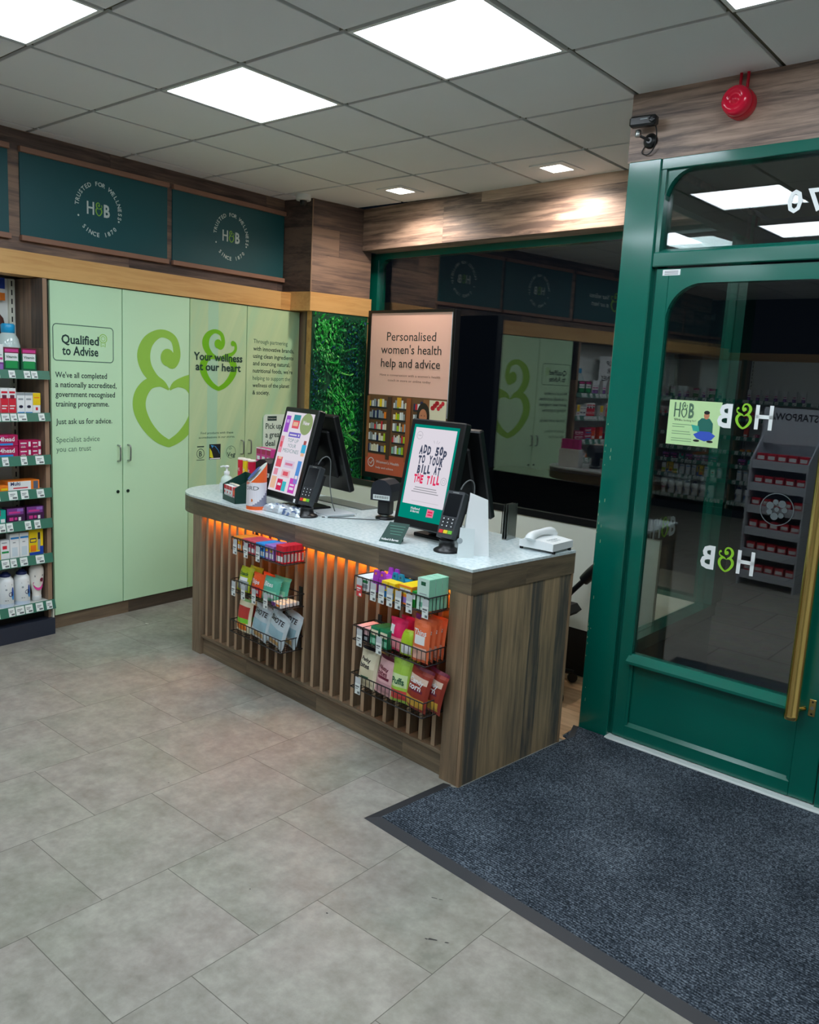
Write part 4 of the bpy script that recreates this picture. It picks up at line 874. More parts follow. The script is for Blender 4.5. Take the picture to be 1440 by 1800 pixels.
# ------------------------------------------------------------------ window poster display
F_PO = F_WIN @ T(1.134, gy-.27, 0)
t = thing('poster_display', 'tall black poster frame with pink health advice poster in front of the dark window', 'poster stand', F_PO)
x0, x1, z0, z1 = -.955, -.083, .835, 2.092
mb = MB()
mb.rbox(x0, x1, .012, .07, z0, z1, .004, BLACK); mb.box(x0, x0+.03, 0, .012, z0, z1, BLACK); mb.box(x1-.012, x1, 0, .012, z0, z1, BLACK); mb.box(x0+.03, x1-.012, 0, .012, z1-.018, z1, BLACK); mb.box(x0+.03, x1-.012, 0, .012, z0, z0+.04, BLACK)
mb.build('frame', t)
mb = MB()
for x in (-.85, -.19): mb = MB(); mb.box(x-.02, x+.02, .02, .06, .43, z0, BLACK); mb.box(x-.025, x+.025, -.06, .12, .40, .43, BLACK); mb.build('foot', t)
PEACH = mat('peach_poster', (244, 196, 178), .6)
mb = MB(); N = 24; L_, R_, B_, T_ = x0+.031, x1-.020, z0+.036, z1-.020
def px_(u_, v): return (L_+(R_-L_)*u_, .0075-.0055*math.exp(-((v-.12)/.12)**2)*(1-u_)**2-.002*sin(v*9), B_+(T_-B_)*v)
for i in range(10):
    for j in range(N):
        v0, v1, u0, u1 = j/N, (j+1)/N, i/10, (i+1)/10
        mb.add([px_(u0, v0), px_(u1, v0), px_(u1, v1), px_(u0, v1)], [(0, 1, 2, 3)], PEACH if v0 >= .49 else mat('poster_photo_brown', (112, 78, 48), .6) if v0 > .11 else mat('poster_band', (206, 98, 66), .6))
mb.build('poster', t, label='pink poster with a shop photograph below')
mb = MB(); mb.box(x1-.020, x1-.013, .003, .010, .84+.5, z1-.02, mat('diffuser_edge', (206, 212, 226), .4)); mb.build('edge_strip', t)
mb = MB(); PI_ = mat('poster_ink', (46, 44, 40), .7)
for s_, z, w in (('Personalised', 1.872, .50), ("women's health", 1.778, .615), ('help and advice', 1.680, .605)): text(mb, s_, -.497, z, w, PI_, h=.066, align='C', bold=.004, y=.0055)
for s_, z, w in (("Have a conversation with a women's health", 1.614, .62), ('coach in store or online today', 1.576, .44)): text(mb, s_, -.497, z, w, mat('poster_small_ink', (120, 92, 82), .7), h=.018, align='C', y=.0055)
text(mb, "Women's Health", -.80, .955, .25, WHT, h=.022, y=-.0005); text(mb, 'help and advice', -.80, .915, .19, WHT, h=.016, y=-.0005); mb.ring(-.855, .955, .036, .006, WHT, y=-.0005); mb.line([(-.872, .955), (-.858, .942), (-.836, .972)], .006, WHT, y=-.0005)
mb.build('lettering', t)
mb = MB(); rp_ = random.Random(21); yy = .001
cols = [(CRM, WHT, YEL), (WHT, LIM, MIN), (RED, PALEP, WHT), (WHT, GRY, ORG)]
WD = mat('poster_wood_print', (146, 96, 56), .6); WD2 = mat('poster_wood_dark', (74, 52, 38), .6)
for k, (a, b_) in enumerate(((-.90, -.70), (-.64, -.50), (-.43, -.33))):
    for q in range(5):
        zb = 1.03+q*.085; mb.rect(a, b_, zb, zb+.012, BKP, yy-.0012)
        x = a+.004
        while x < b_-.012: w = rp_.uniform(.012, .026); mb.rect(x, x+w, zb+.012, zb+.012+rp_.uniform(.035, .062), rp_.choice(cols[(k+q) % 4]+(GRY, CRM, LIM if k == 1 else NAV)), yy-.0014); x += w+.002
mb.rect(-.925, -.895, .99, 1.46, WD, yy-.002); mb.rect(-.70, -.66, .99, 1.46, WD2, yy-.002); mb.rect(-.50, -.455, .99, 1.46, mat('poster_wood_red', (158, 84, 40), .6), yy-.002); mb.rect(-.60, -.555, 1.39, 1.46, C('poster_yellow', (226, 168, 40)), yy-.002); mb.rect(-.33, -.27, .99, 1.46, WD, yy-.002)
mb.rect(-.27, -.105, 1.25, 1.46, CRM, yy-.002)
for k in range(9): mb.disc(-.24+.02*k % .11-.0, 1.405+.018*(k % 3), .016, RED, yy-.003, 12)
mb.disc(-.325, 1.352, .062, C('hair', (38, 28, 26)), yy-.004, 24, rz=.085); mb.rect(-.387, -.263, 1.2, 1.352, C('hair', (38, 28, 26)), yy-.004); mb.disc(-.325, 1.335, .04, SK, yy-.005, 20, rz=.058); mb.rect(-.42, -.23, 1.0, 1.26, C('poster_apron', (30, 84, 70)), yy-.006)
for sx in (-1, 1): mb.disc(-.325+sx*.015, 1.345, .004, BKP, yy-.0055, 8)
mb.build('photograph_print', t, label='photograph of shop shelves and a woman with dark hair')

# ------------------------------------------------------------------ cardboard stand behind the viewer (mirrored in the door)
GC = mat('pale_grey_card', (186, 192, 200), .6)
F_ST = frame(1.01, -1.88, 184)
t = thing('floor_display', 'pale grey cardboard display stand behind the viewer, mirrored in the door glass', 'display stand', F_ST)
mb = MB()
for x in (0., .47): mb.prism([(0, 0), (.42, 0), (.42, 1.3), (.2, 1.3), (.0, 1.08)], x, x+.012, GC, 'x')
mb.build('side_panel', t)
MB().box(.012, .47, .40, .42, 0, 1.5, GC).build('back_panel', t)
mb = MB(); mb.box(-.01, .49, .18, .195, 1.22, 1.52, GC); mb.build('header', t)
mb = MB(); text(mb, 'STARPOWA', .24, 1.42, .40, BKP, h=.06, align='C', bold=.025, M=T(0, .18, 0)); text(mb, 'STARPOWA', .06, 0, .9, BKP, h=.14, bold=.03, M=Matrix.Translation((-.0005, .31, 0)) @ RZ(-90) @ RY(-90)); mb.build('lettering', t)
for k in range(6):
    z = .08+k*.19; mb = MB(); mb.box(.012, .47, .03, .40, z, z+.006, GC); mb.box(.012, .47, .018, .03, z-.02, z+.05, GC); mb.build('tray', t)
    for q in range(5):
        M = F_ST @ T(.065+q*.088, .05, z+.007)
        if k == 0 and q == 0:
            box0 = carton_mb(.07, .07, .10, RED, ((.1, .9, .5, .8, WHT), (.1, .9, .1, .3, MAR)), (('Gel', .2, .15, .5, WHT),)).build('carton', M=M, label='carton on the cardboard stand behind the viewer', cat='carton', group='cartons on the cardboard stand behind the viewer')
            src_b = [box0]
        else: dup(box0, M)
# ------------------------------------------------------------------ service counter
TOPW = mat('speckled_white_worktop', (226, 234, 236), .25, var=.05)
def speckle():
    m, n, l, b = nt('speckled_white_worktop2'); tc = n.new('ShaderNodeTexCoord'); no = n.new('ShaderNodeTexNoise'); no.inputs['Scale'].default_value = 60; no.inputs['Detail'].default_value = 6; l.new(tc.outputs['Object'], no.inputs['Vector'])
    rp = ramp(n, [(.36, (196, 212, 214)), (.5, (212, 226, 228)), (.62, (222, 232, 232))]); l.new(no.outputs['Fac'], rp.inputs[0]); l.new(rp.outputs[0], b.inputs['Base Color']); b.inputs['Roughness'].default_value = .22; return m
TOPW = speckle()
EDGE = mat('pale_oak_edging', (148, 122, 94), .5)
ctr = thing('service_counter', 'long wood service counter with slatted front, white top and rounded far end', 'counter', F_CNT)
def outline(g, n=20):
    """plan of the worktop grown outwards by g: square right end, half round left end"""
    cx, ct_, r = -2.075, .347, .347+g
    return [(g, -g), (g, .694+g)]+[(cx-r*sin(pi*k/n), ct_+r*cos(pi*k/n)) for k in range(n+1)]
mb = MB(); mb.prism(outline(0.), .889, .900, TOPW); mb.build('worktop', ctr, label='white speckled worktop')
def band_ring(g0, g1, z0, z1):
    a, b_ = outline(g1), outline(g0); k = len(a); mb = MB()
    vs_ = [(p[0], p[1], z0) for p in a]+[(p[0], p[1], z1) for p in a]+[(p[0], p[1], z0) for p in b_]+[(p[0], p[1], z1) for p in b_]
    fs = []
    for i in range(k):
        j = (i+1) % k; fs += [(i, j, k+j, k+i), (3*k+i, 3*k+j, 2*k+j, 2*k+i), (k+i, k+j, 3*k+j, 3*k+i), (2*k+i, 2*k+j, j, i)]
    mb.add(vs_[:], fs[4:], W_BAND); mb.add(vs_[:], fs[:4], W_BANDY); return mb
mb = band_ring(-.022, 0., .796, .889); mb.prism(outline(-.022), .84, .889, CARC); mb.build('band', ctr, label='wood band under the worktop')
PS = .105
mb = MB(); mb.box(-.108, -.018, .0, .08, 0, .796, wood('weathered_oak_post', 2, 1, .5, ((88, 74, 58), (126, 106, 82), (160, 134, 104)), .5, seam=0., length=80., pv=.05)); mb.build('front_post', ctr)
mb = MB(); mb.box(-2.075, -1.985, .0, .08, 0, .796, W_SLAT); mb.build('front_post', ctr)
mb = MB(); mb.box(-.018, -.004, .004, .69, 0, .796, W_END); mb.build('end_panel', ctr, label='weathered upright boards on the end')
mb = MB(); mb.box(-.016, .0, .0, .014, 0, .796, EDGE); mb.build('edge_strip', ctr, label='pale oak edging'); mb = MB(); mb.box(-.016, .0, .676, .69, 0, .796, EDGE); mb.build('edge_strip', ctr, label='pale oak edging')
mb = MB(); mb.box(-2.08, -.018, .072, .082, .10, .84, wood('dark_oak_backing', 2, 0, .3, ((58, 48, 40), (88, 72, 56), (112, 92, 72)), .55, seam=0.)); mb.box(-2.075, -2.06, .08, .62, 0, .80, W_SLAT); mb.box(-2.075, -.018, .60, .62, 0, .84, CARC); mb.build('back_panel', ctr)
mb = MB(); mb.box(-1.985, -.108, .020, .09, .0, .098, W_BAND); mb.build('plinth', ctr)
mb = MB(); mb.rbox(-1.985, -.108, .006, .072, .098, .114, .002, W_BAND); mb.build('ledge', ctr)
sl = None
for k in range(25):
    x = -1.952+.0742*k
    if sl is None: mb = MB(); mb.box(-.0105, .0105, .0185, .068, .114, .84, W_SLAT); mb.box(-.0105, .0105, .0175, .0184, .114, .84, mat('pale_batten_edge', (168, 144, 116), .5, var=.12)); sl = mb.build('slat', ctr, M=T(x, 0, 0))
    else: c = sl.copy(); COL.objects.link(c); c.parent = ctr; c.matrix_basis = T(x, 0, 0)
mb = MB(); mb.box(-1.985, -.108, .048, .064, .815, .821, emission('amber_led', (255, 138, 46), LED)); mb.build('led_strip', ctr, label='amber light strip')

# ------------------------------------------------------------------ wire baskets hung on the slats
WIRE = mat('black_wire', (18, 18, 20), .4)
def basket_mb(w, dp, h):
    mb = MB(); r = .0022
    for z in (0, h): mb.tube([(-w/2, 0, z), (-w/2, -dp, z), (w/2, -dp, z), (w/2, 0, z)], r*1.25, WIRE, 6)
    mb.tube([(-w/2, 0, h), (w/2, 0, h)], r*1.25, WIRE, 6); mb.tube([(-w/2, 0, 0), (w/2, 0, 0)], r, WIRE, 6)
    n = 18
    for k in range(n+1):
        x = -w/2+w*k/n; mb.tube([(x, -dp, h), (x, -dp, 0), (x, 0, 0)], r*.75, WIRE, 5)
    for k in range(1, 6):
        y = -dp*k/6
        for x in (-w/2, w/2): mb.tube([(x, y, h), (x, y, 0)], r*.75, WIRE, 5)
    for y in (-dp*.33, -dp*.66): mb.tube([(-w/2, y, 0), (w/2, y, 0)], r*.75, WIRE, 5)
    for x in (-w/2+.03, w/2-.03): mb.box(x-.012, x+.012, 0, .004, -.01, h+.03, WIRE)
    return mb
BW, BD = .44, .128
bsk = {}
names = {('L', 0): 'top wire basket of the left column on the slatted counter front', ('L', 1): 'middle wire basket of the left column on the slatted counter front', ('L', 2): 'bottom wire basket of the left column on the slatted counter front',
         ('R', 0): 'top wire basket of the right column, by the counter end post', ('R', 1): 'middle wire basket of the right column, by the counter end post', ('R', 2): 'bottom wire basket of the right column, by the counter end post'}
tick = {('L', 0): (.03, .175, .33), ('L', 1): (.02, .15, .29, .44), ('L', 2): (), ('R', 0): (.03, .16, .235, .31, .385, .48, .615), ('R', 1): (.05, .235), ('R', 2): (.055,)}
BZ = (.715, .498, .285)
first = None
for side, cx in (('L', -1.285), ('R', -.335)):
    for k in range(3):
        M = F_CNT @ T(cx, .0155, BZ[k])
        if first is None:
            first = thing('wire_basket', names[side, k], 'basket', M); wf_ = basket_mb(BW, BD, .062).build('wire_frame', first); t = first
        else:
            t = thing('wire_basket', names[side, k], 'basket', M); c = wf_.copy(); COL.objects.link(c); c.parent = t
        for q in tick[side, k]:
            mb = MB(); x = -BW/2+q*BW/.66; w = .034; y = -BD-.0045; zt = .052
            red = (side, k) == ('R', 0) and q == .03
            mb.box(x, x+w, y-.001, y, zt-.072, zt-.024, TICK if not red else C('red_ticket', (214, 62, 66))); mb.box(x, x+w, y-.0006, y, zt-.024, zt+.004, mat('clear_ticket_holder', (196, 204, 206), .2))
            for a, b_, c_, d_ in ((.1, .8, .040, .034), (.1, .6, .048, .045), (.5, .9, .068, .058)): mb.rect(x+a*w, x+b_*w, zt-c_-.0, zt-d_, TINK if not red else WHT, y-.0014)
            mb.build('price_ticket', t, label='white price ticket' if not red else 'red price ticket')
        bsk[side, k] = M

def pouch_mb(w, h, dp, body, prints=(), texts=(), seal=None, rough_=None, seed=0):
    """flat bag standing on z=0, centred in x, crimped top and bottom, belly towards -y"""
    mb = MB(); nx, nz = 10, 14; r_ = random.Random(seed); ph = r_.random()*6
    def warp(u_, v, sgn):
        x = (u_-.5)*w*(1-.05*sin(pi*v)); e = max(0., sin(pi*min(1, max(0, (v-.03)/.94))))**.55*max(0., sin(pi*u_))**.6
        y = sgn*dp/2*e*(1+.12*sin(9*u_+ph+7*v)*sin(pi*u_)); return (x, y+.004*sin(7*u_+ph)*(1 if v > .9 or v < .1 else 0), v*h)
    for sgn in (-1, 1):
        for i in range(nx):
            for j in range(nz):
                v = (j+.5)/nz; u_ = (i+.5)/nx; m = body
                if seal and (v > .9): m = seal
                if sgn < 0:
                    for (a, b_, c, d_, mm) in prints:
                        if a <= u_ <= b_ and c <= v <= d_: m = mm
                q = [warp(i/nx, j/nz, sgn), warp((i+1)/nx, j/nz, sgn), warp((i+1)/nx, (j+1)/nz, sgn), warp(i/nx, (j+1)/nz, sgn)]
                mb.add(q if sgn < 0 else q[::-1], [(0, 1, 2, 3)], m, smooth=True)
    for s_, fx, fz, fw_, m in texts:
        text(mb, s_, (fx-.5)*w, fz*h, fw_*w, m, bold=.02, warp=lambda a, b_: warp(min(.98, max(.02, a/w+.5)), min(.98, max(.02, b_/h)), -1)[1]-.0022)
    return mb
def shelf_in(side, k, x, y, z=0.005): return bsk[side, k] @ T(-BW/2+x, y-BD, z)
def multi(mb, name, label_fn, cat, group, places, tilt=0.):
    o = None
    for i, M in enumerate(places):
        if o is None: o = mb.build(name, M=M, label=label_fn(i), cat=cat, group=group); r = o
        else: dup(o, M, label_fn(i), group)
ords = ('first', 'second', 'third', 'fourth', 'fifth', 'sixth', 'seventh')
# left, top basket: small boxes
FOIL = lambda c: ((.1, .9, .12, .45, WHT), (.2, .7, .55, .7, c))
NM = {('L', 0): 'top left basket', ('L', 1): 'middle left basket', ('L', 2): 'bottom left basket', ('R', 0): 'top right basket', ('R', 1): 'middle right basket', ('R', 2): 'bottom right basket'}
def row(side, k, name, desc, cat, mb, n, x0, dx, y, rz=0., rx=0., z=.005, dy=0., where=None):
    multi(mb, name, lambda i: (f'{desc}, {ords[i]} from left in the {NM[side, k]}' if n > 1 else f'{desc} in the {NM[side, k]} on the counter front'), cat, f'{desc}s in the {names[side, k].split(" on ")[0].split(", by")[0]}', [shelf_in(side, k, x0+dx*i, y+dy*i, z) @ RZ(rz) @ RX(rx) for i in range(n)])
AMB = C('amber_pack', (232, 140, 44))
row('L', 0, 'snack_bar', 'amber bar box', 'snack bar', carton_mb(.036, .115, .062, AMB, FOIL(YEL), (('oat', .15, .75, .6, WHT),), AMB), 2, .026, .038, .004)
row('L', 0, 'snack_bar', 'rose bar box', 'snack bar', carton_mb(.036, .115, .064, C('rose_pack', (200, 74, 92)), FOIL(MAR), (('oat', .15, .75, .6, WHT),), C('rose_pack', (200, 74, 92))), 3, .108, .038, .004)
row('L', 0, 'snack_bar', 'sky blue bar box', 'snack bar', carton_mb(.036, .115, .066, SKY, FOIL(NAV), (('nut', .15, .75, .6, WHT),), SKY), 2, .224, .038, .004)
row('L', 0, 'snack_bar', 'lilac bar box', 'snack bar', carton_mb(.036, .115, .070, LIL, FOIL(YEL), (('nut', .15, .75, .6, WHT),), LIL), 2, .300, .038, .004)
mbp = MB()
mbp = carton_mb(.060, .019, .086, RED, ((.1, .9, .1, .4, WHT),), (), RED)
mbp.box(.0302, .0304, .003, .016, .008, .045, WHT)
for q in range(4): mbp.box(.0304, .0306, .004+.003*q, .0052+.003*q, .01, .043, TEXT_BK)
multi(mbp, 'snack_bar', lambda i: f'red carton, {("front", "second", "third", "fourth", "fifth", "rear")[i]} of six at the right of the top left basket', 'snack bar', 'red cartons at the right end of the top left basket', [shelf_in('L', 0, .405, .003+.0205*i) for i in range(6)])
# left, middle: pouches lying
LIMEP = C('lime_pouch', (176, 196, 20)); ORP = C('orange_pouch', (240, 90, 30)); MNP = C('mint_pouch', (84, 178, 150)); SILV = mat('silver_film', (196, 206, 212), .3, .35)
mbp = pouch_mb(.10, .125, .035, LIMEP, ((.15, .85, .1, .4, GRY), (.2, .8, .45, .6, WHT)), (('Snack', .2, .65, .6, DGR),), seed=1)
multi(mbp, 'snack_pouch', lambda i: f'lime pouch, {("front", "rear")[i]} one in the middle left basket', 'pouch', 'lime pouches in the middle left basket', [shelf_in('L', 1, .062+.022*i, .030+.045*i, .006) @ RX(-14+4*i) @ RZ(6) for i in range(2)])
mbp = pouch_mb(.11, .115, .04, ORP, ((.1, .9, .05, .42, RED), (.2, .8, .12, .3, WHT)), (('Chips', .2, .55, .6, WHT),), seed=2)
multi(mbp, 'snack_pouch', lambda i: f'orange pouch, {("front", "rear")[i]} one in the middle left basket', 'pouch', 'orange pouches in the middle left basket', [shelf_in('L', 1, .175+.025*i, .032+.045*i, .006) @ RX(-12+3*i) @ RZ(-5) for i in range(2)])
mbp = pouch_mb(.12, .118, .045, MNP, ((.15, .85, .05, .4, MIN), (.25, .75, .12, .3, WHT)), (('Bites', .2, .6, .5, WHT),), seed=3)
multi(mbp, 'snack_pouch', lambda i: f'mint green pouch, {("front", "rear")[i]} one in the middle left basket', 'pouch', 'mint pouches in the middle left basket', [shelf_in('L', 1, .285+.015*i, .036+.042*i, .006) @ RX(-12) @ RZ(8) for i in range(2)])
mbp = carton_mb(.085, .032, .018, WHT, ((0, .4, 0, 1, PUR), (.5, .9, .2, .8, ORG)), (), CRM)
multi(mbp, 'snack_bar', lambda i: f'small mixed bar lying at the right of the middle left basket, {("front", "middle", "rear")[i]}', 'snack bar', 'small bars in the middle left basket', [shelf_in('L', 1, .385, .006+.036*i) @ RZ(-4+5*i) for i in range(3)])
# left, bottom: big bags
mbp = pouch_mb(.125, .17, .05, CRM, ((.1, .9, .45, .75, C('fruit_red', (190, 60, 52))), (.1, .85, .30, .42, C('pack_lime', (124, 210, 60))), (.15, .8, .08, .28, ORG)), (), C('pale_leaf', (150, 200, 130)), seed=4)
multi(mbp, 'snack_bag', lambda i: f'cream bag with red fruit print, {("front", "rear")[i]} one in the bottom left basket', 'bag', 'cream fruit bags in the bottom left basket', [shelf_in('L', 2, .065, .034+.05*i, .006) @ RX(-8) for i in range(2)])
ICE = mat('ice_blue_film', (198, 214, 220), .28, .2)
mbp = pouch_mb(.15, .175, .05, ICE, ((.08, .92, .30, .60, C('ice_print', (150, 186, 198))), (.3, .8, .10, .22, C('tan_print', (196, 160, 96)))), (('SHOTE', .12, .72, .7, BKP),), SILV, seed=5)
multi(mbp, 'snack_bag', lambda i: f'ice grey bag in the bottom left basket, {("left front", "right front", "left rear", "right rear")[i]}', 'bag', 'ice grey bags in the bottom left basket', [shelf_in('L', 2, .20, .034, .006) @ RX(-9) @ RY(8), shelf_in('L', 2, .335, .034, .006) @ RX(-6) @ RY(14), shelf_in('L', 2, .235, .085, .008) @ RX(-9) @ RY(-4), shelf_in('L', 2, .365, .088, .008) @ RX(-9) @ RY(10)])
# right, top basket
VIO = C('violet_box', (170, 60, 190)); TQ = C('turquoise_box', (22, 140, 180))
row('R', 0, 'carton', 'flat white carton', 'carton', carton_mb(.075, .11, .058, WHT, ((.1, .9, .2, .5, GRY), (.1, .9, .6, .8, C('pack_green', (30, 150, 80)))), (), WHT), 1, .045, .0, .008)
def handle_box(c1, c2):
    mb = carton_mb(.034, .10, .062, c1, ((.15, .85, .1, .55, c2),), (), c1)
    mb.prism([(-.017, .062), (.017, .062), (.010, .092), (-.010, .092)], .001, .012, c1, 'y'); mb.disc(0, .078, .0055, c2, y=.0005, n=14)
    mb.prism([(-.017, .062), (.017, .062), (.010, .092), (-.010, .092)], .085, .097, c1, 'y'); return mb
row('R', 0, 'carton', 'violet carton with hanging tab', 'carton', handle_box(VIO, ORG), 2, .108, .037, .02, z=.012)
row('R', 0, 'carton', 'turquoise carton with hanging tab', 'carton', handle_box(TQ, C('pack_navy', (20, 70, 130))), 2, .184, .036, .055, z=.012)
row('R', 0, 'carton', 'small yellow carton', 'carton', carton_mb(.034, .05, .066, YEL, ((.15, .85, .1, .5, VIO), (.2, .8, .6, .85, ORG)), (), YEL), 3, .116, .037, .0)  if False else None
row('R', 0, 'carton', 'bright yellow carton', 'carton', carton_mb(.038, .05, .072, YEL, ((.12, .88, .08, .45, SKY), (.2, .8, .55, .85, LIL)), (), YEL), 2, .186, .041, .0)
row('R', 0, 'carton', 'orange and yellow carton', 'carton', carton_mb(.074, .11, .078, ORG, ((.05, .95, .55, .9, YEL), (.1, .45, .62, .84, WHT), (.5, .9, .62, .84, WHT), (.1, .9, .1, .4, LIL)), (), YEL), 1, .303, .0, .004)
row('R', 0, 'carton', 'slim bright green carton', 'carton', carton_mb(.022, .10, .066, C('grass_pack', (24, 150, 50)), ((.1, .9, .5, .8, WHT),), (), C('grass_pack', (24, 150, 50))), 1, .354, .0, .004)
mbp = carton_mb(.064, .036, .128, MIN, ((.0, 1, 0, 1, C('mint_white', (196, 226, 212))), (.3, .7, .78, .9, DGR), (.2, .8, .5, .53, GRY), (.2, .8, .42, .45, GRY), (.2, .8, .1, .25, C('mint_deep', (110, 180, 150)))), (), C('mint_top', (156, 212, 184)))
multi(mbp, 'carton', lambda i: f'tall mint green carton, {("front", "middle", "rear")[i]} of three in the top right basket', 'carton', 'mint cartons in the top right basket', [shelf_in('R', 0, .402, .004+.038*i) for i in range(3)])
# right, middle
mbp = carton_mb(.042, .10, .058, BKP, ((.1, .9, .55, .9, PALEP), (.2, .8, .15, .4, GRY)), (), PALEP)
row('R', 1, 'carton', 'black carton with pale pink top', 'carton', mbp, 2, .035, .046, .006)
row('R', 1, 'carton', 'deep green carton', 'carton', carton_mb(.052, .10, .078, C('emerald_pack', (14, 128, 84)), ((.1, .9, .55, .85, CRM), (.1, .9, .1, .4, MIN)), (), C('emerald_pack', (14, 128, 84))), 2, .130, .056, .006, rx=-3)
mbp = pouch_mb(.10, .135, .04, C('hot_pink', (222, 22, 92)), ((.05, .95, .05, .4, C('pink_white', (240, 150, 160))), (.1, .4, .5, .75, WHT)), (), seed=6)
multi(mbp, 'snack_pouch', lambda i: f'hot pink pouch, {("front", "rear")[i]} one in the middle right basket', 'pouch', 'hot pink pouches in the middle right basket', [shelf_in('R', 1, .236+.01*i, .034+.05*i, .006) @ RX(-8) for i in range(2)])
row('R', 1, 'snack_pouch', 'lime and white pouch', 'pouch', pouch_mb(.08, .105, .035, LIM, ((.2, .9, .08, .45, WHT),), (), LIMEP, seed=7), 1, .300, .0, .028, rx=-10)
row('R', 1, 'snack_bag', 'violet bag', 'bag', pouch_mb(.10, .165, .035, C('violet_bag', (160, 52, 170)), ((.1, .9, .1, .4, LIL),), (), VIO, seed=8), 1, .335, .0, .075, rx=-5)
CORAL = C('coral_bag', (228, 110, 64))
mbp = pouch_mb(.095, .17, .028, CORAL, ((.1, .9, .08, .35, C('coral_pale', (240, 190, 170))), (.2, .8, .45, .62, WHT)), (('Thins', .15, .66, .7, WHT),), CORAL, seed=9)
multi(mbp, 'snack_bag', lambda i: f'coral orange bag, {("front", "second", "third", "rear")[i]} of four in the middle right basket', 'bag', 'coral bags in the middle right basket', [shelf_in('R', 1, .392, .016+.029*i, .006) @ RX(-3-i) for i in range(4)])
# right, bottom
mbp = pouch_mb(.115, .175, .05, CRM, ((.1, .9, .1, .5, C('oat_print', (214, 206, 172))), (.3, .7, .2, .3, DGR)), (('Porky', .22, .66, .5, BKP), ('bites', .22, .5, .5, BKP)), BKP, seed=10)
multi(mbp, 'snack_bag', lambda i: f'cream bag with black top edge, {("front", "rear")[i]} one in the bottom right basket', 'bag', 'cream bags in the bottom right basket', [shelf_in('R', 2, .062, .034+.05*i, .006) @ RX(-8) @ RY(2) for i in range(2)])
mbp = pouch_mb(.115, .165, .05, C('blush_bag', (226, 180, 182)), ((.1, .9, .1, .35, C('blush_print', (200, 150, 156))), (.2, .8, .4, .5, MAR)), (('Nutty', .2, .66, .5, MAR), ('bites', .2, .52, .5, MAR)), MAR, seed=11)
multi(mbp, 'snack_bag', lambda i: f'pale pink bag, {("front", "rear")[i]} one in the bottom right basket', 'bag', 'pale pink bags in the bottom right basket', [shelf_in('R', 2, .170, .034+.05*i, .006) @ RX(-8) @ RY(6) for i in range(2)])
mbp = pouch_mb(.115, .185, .05, C('apple_bag', (164, 206, 74)), ((.15, .85, .35, .65, C('apple_pale', (206, 228, 170))), (.1, .9, .05, .28, C('apple_red', (214, 70, 66)))), (('Puffs', .2, .42, .6, DGR),), seed=12)
multi(mbp, 'snack_bag', lambda i: f'apple green bag, {("front", "rear")[i]} one in the bottom right basket', 'bag', 'apple green bags in the bottom right basket', [shelf_in('R', 2, .272+.02*i, .034+.05*i, .006) @ RX(-8) @ RY(-3+6*i) for i in range(2)])
mbp = pouch_mb(.125, .18, .05, BRN, ((.1, .9, .08, .3, C('corn_print', (214, 170, 60))), (.15, .85, .62, .82, C('popcorn_text', (226, 200, 180))), (.2, .8, .4, .5, MAR)), (('Candy', .18, .62, .6, WHT), ('corn', .22, .48, .5, WHT)), MAR, seed=13)
multi(mbp, 'snack_bag', lambda i: f'red brown bag, {("front left", "front right", "rear left")[i]} one at the right of the bottom right basket', 'bag', 'red brown bags in the bottom right basket', [shelf_in('R', 2, .358, .034, .006) @ RX(-8) @ RY(7), shelf_in('R', 2, .40, .075, .006) @ RX(-5) @ RY(10), shelf_in('R', 2, .335, .098, .006) @ RX(-4)])

# ------------------------------------------------------------------ things on the counter
TZ = .900
def at(s_, t_, z=TZ, rz=0.): return F_CNT @ T(s_, t_, z) @ RZ(rz)
SCR_W = emission('lit_screen_white', (232, 226, 236), SCREEN)
def E_(n_, rgb): return emission('lit_'+n_, rgb, SCREEN)
# tills: A-frame of two portrait screens on one foot
def till(label, s_, t_, rz, tilt, design):
    t = thing('till_terminal', label, 'till', at(s_, t_, TZ, rz))
    # front screen: bottom edge at (0,0,z)
    w, h, z0 = .325, .492, .052
    Mf = T(0, 0, z0) @ RX(-tilt)
    mb = MB(); mb.rbox(-w/2, w/2, .0, .045, 0, h, .006, BLACK); mb.rbox(-w/2+.03, w/2-.03, .045, .07, .06, h-.06, .01, BLACK_M); fs = mb.build('customer_screen', t, M=Mf)
    mb = MB(); bx, bz0, bz1 = w/2-.026, .038, h-.026
    design(mb, -bx, bx, bz0, bz1); mb.build('display', fs, label='lit advertisement')
    mb = MB(); mb.rect(w/2-.030, w/2-.014, .006, .024, WHT, -.0008); mb.build('paper_sticker', fs)
    # staff screen leaning the other way
    tp = -tilt
    yt = h*sin(radians(tilt))
    Mr = T(.0, yt+.235, .055+.05) @ RX(17)
    mb = MB(); mb.rbox(-w/2+.005, w/2+.012, -.035, .0, 0, .42, .006, BLACK); mb.rbox(-w/2+.05, w/2-.05, -.055, -.035, .08, .34, .008, BLACK_M); mb.build('staff_screen', t, M=Mr)
    mb = MB(); mb.tube([(0, yt*.5+.06, .02), (0, yt+.06, .26), (0, yt+.09, .38)], .028, BLACK_M, 12); mb.rbox(-.10, .10, .075, .26, 0, .016, .004, BLACK_M); mb.tube([(0, .045, .10), (0, yt+.05, .20)], .02, BLACK_M, 10); mb.tube([(0, yt+.14, .24), (0, yt+.05, .22)], .02, BLACK_M, 10)
    mb.build('stand', t)
    return t
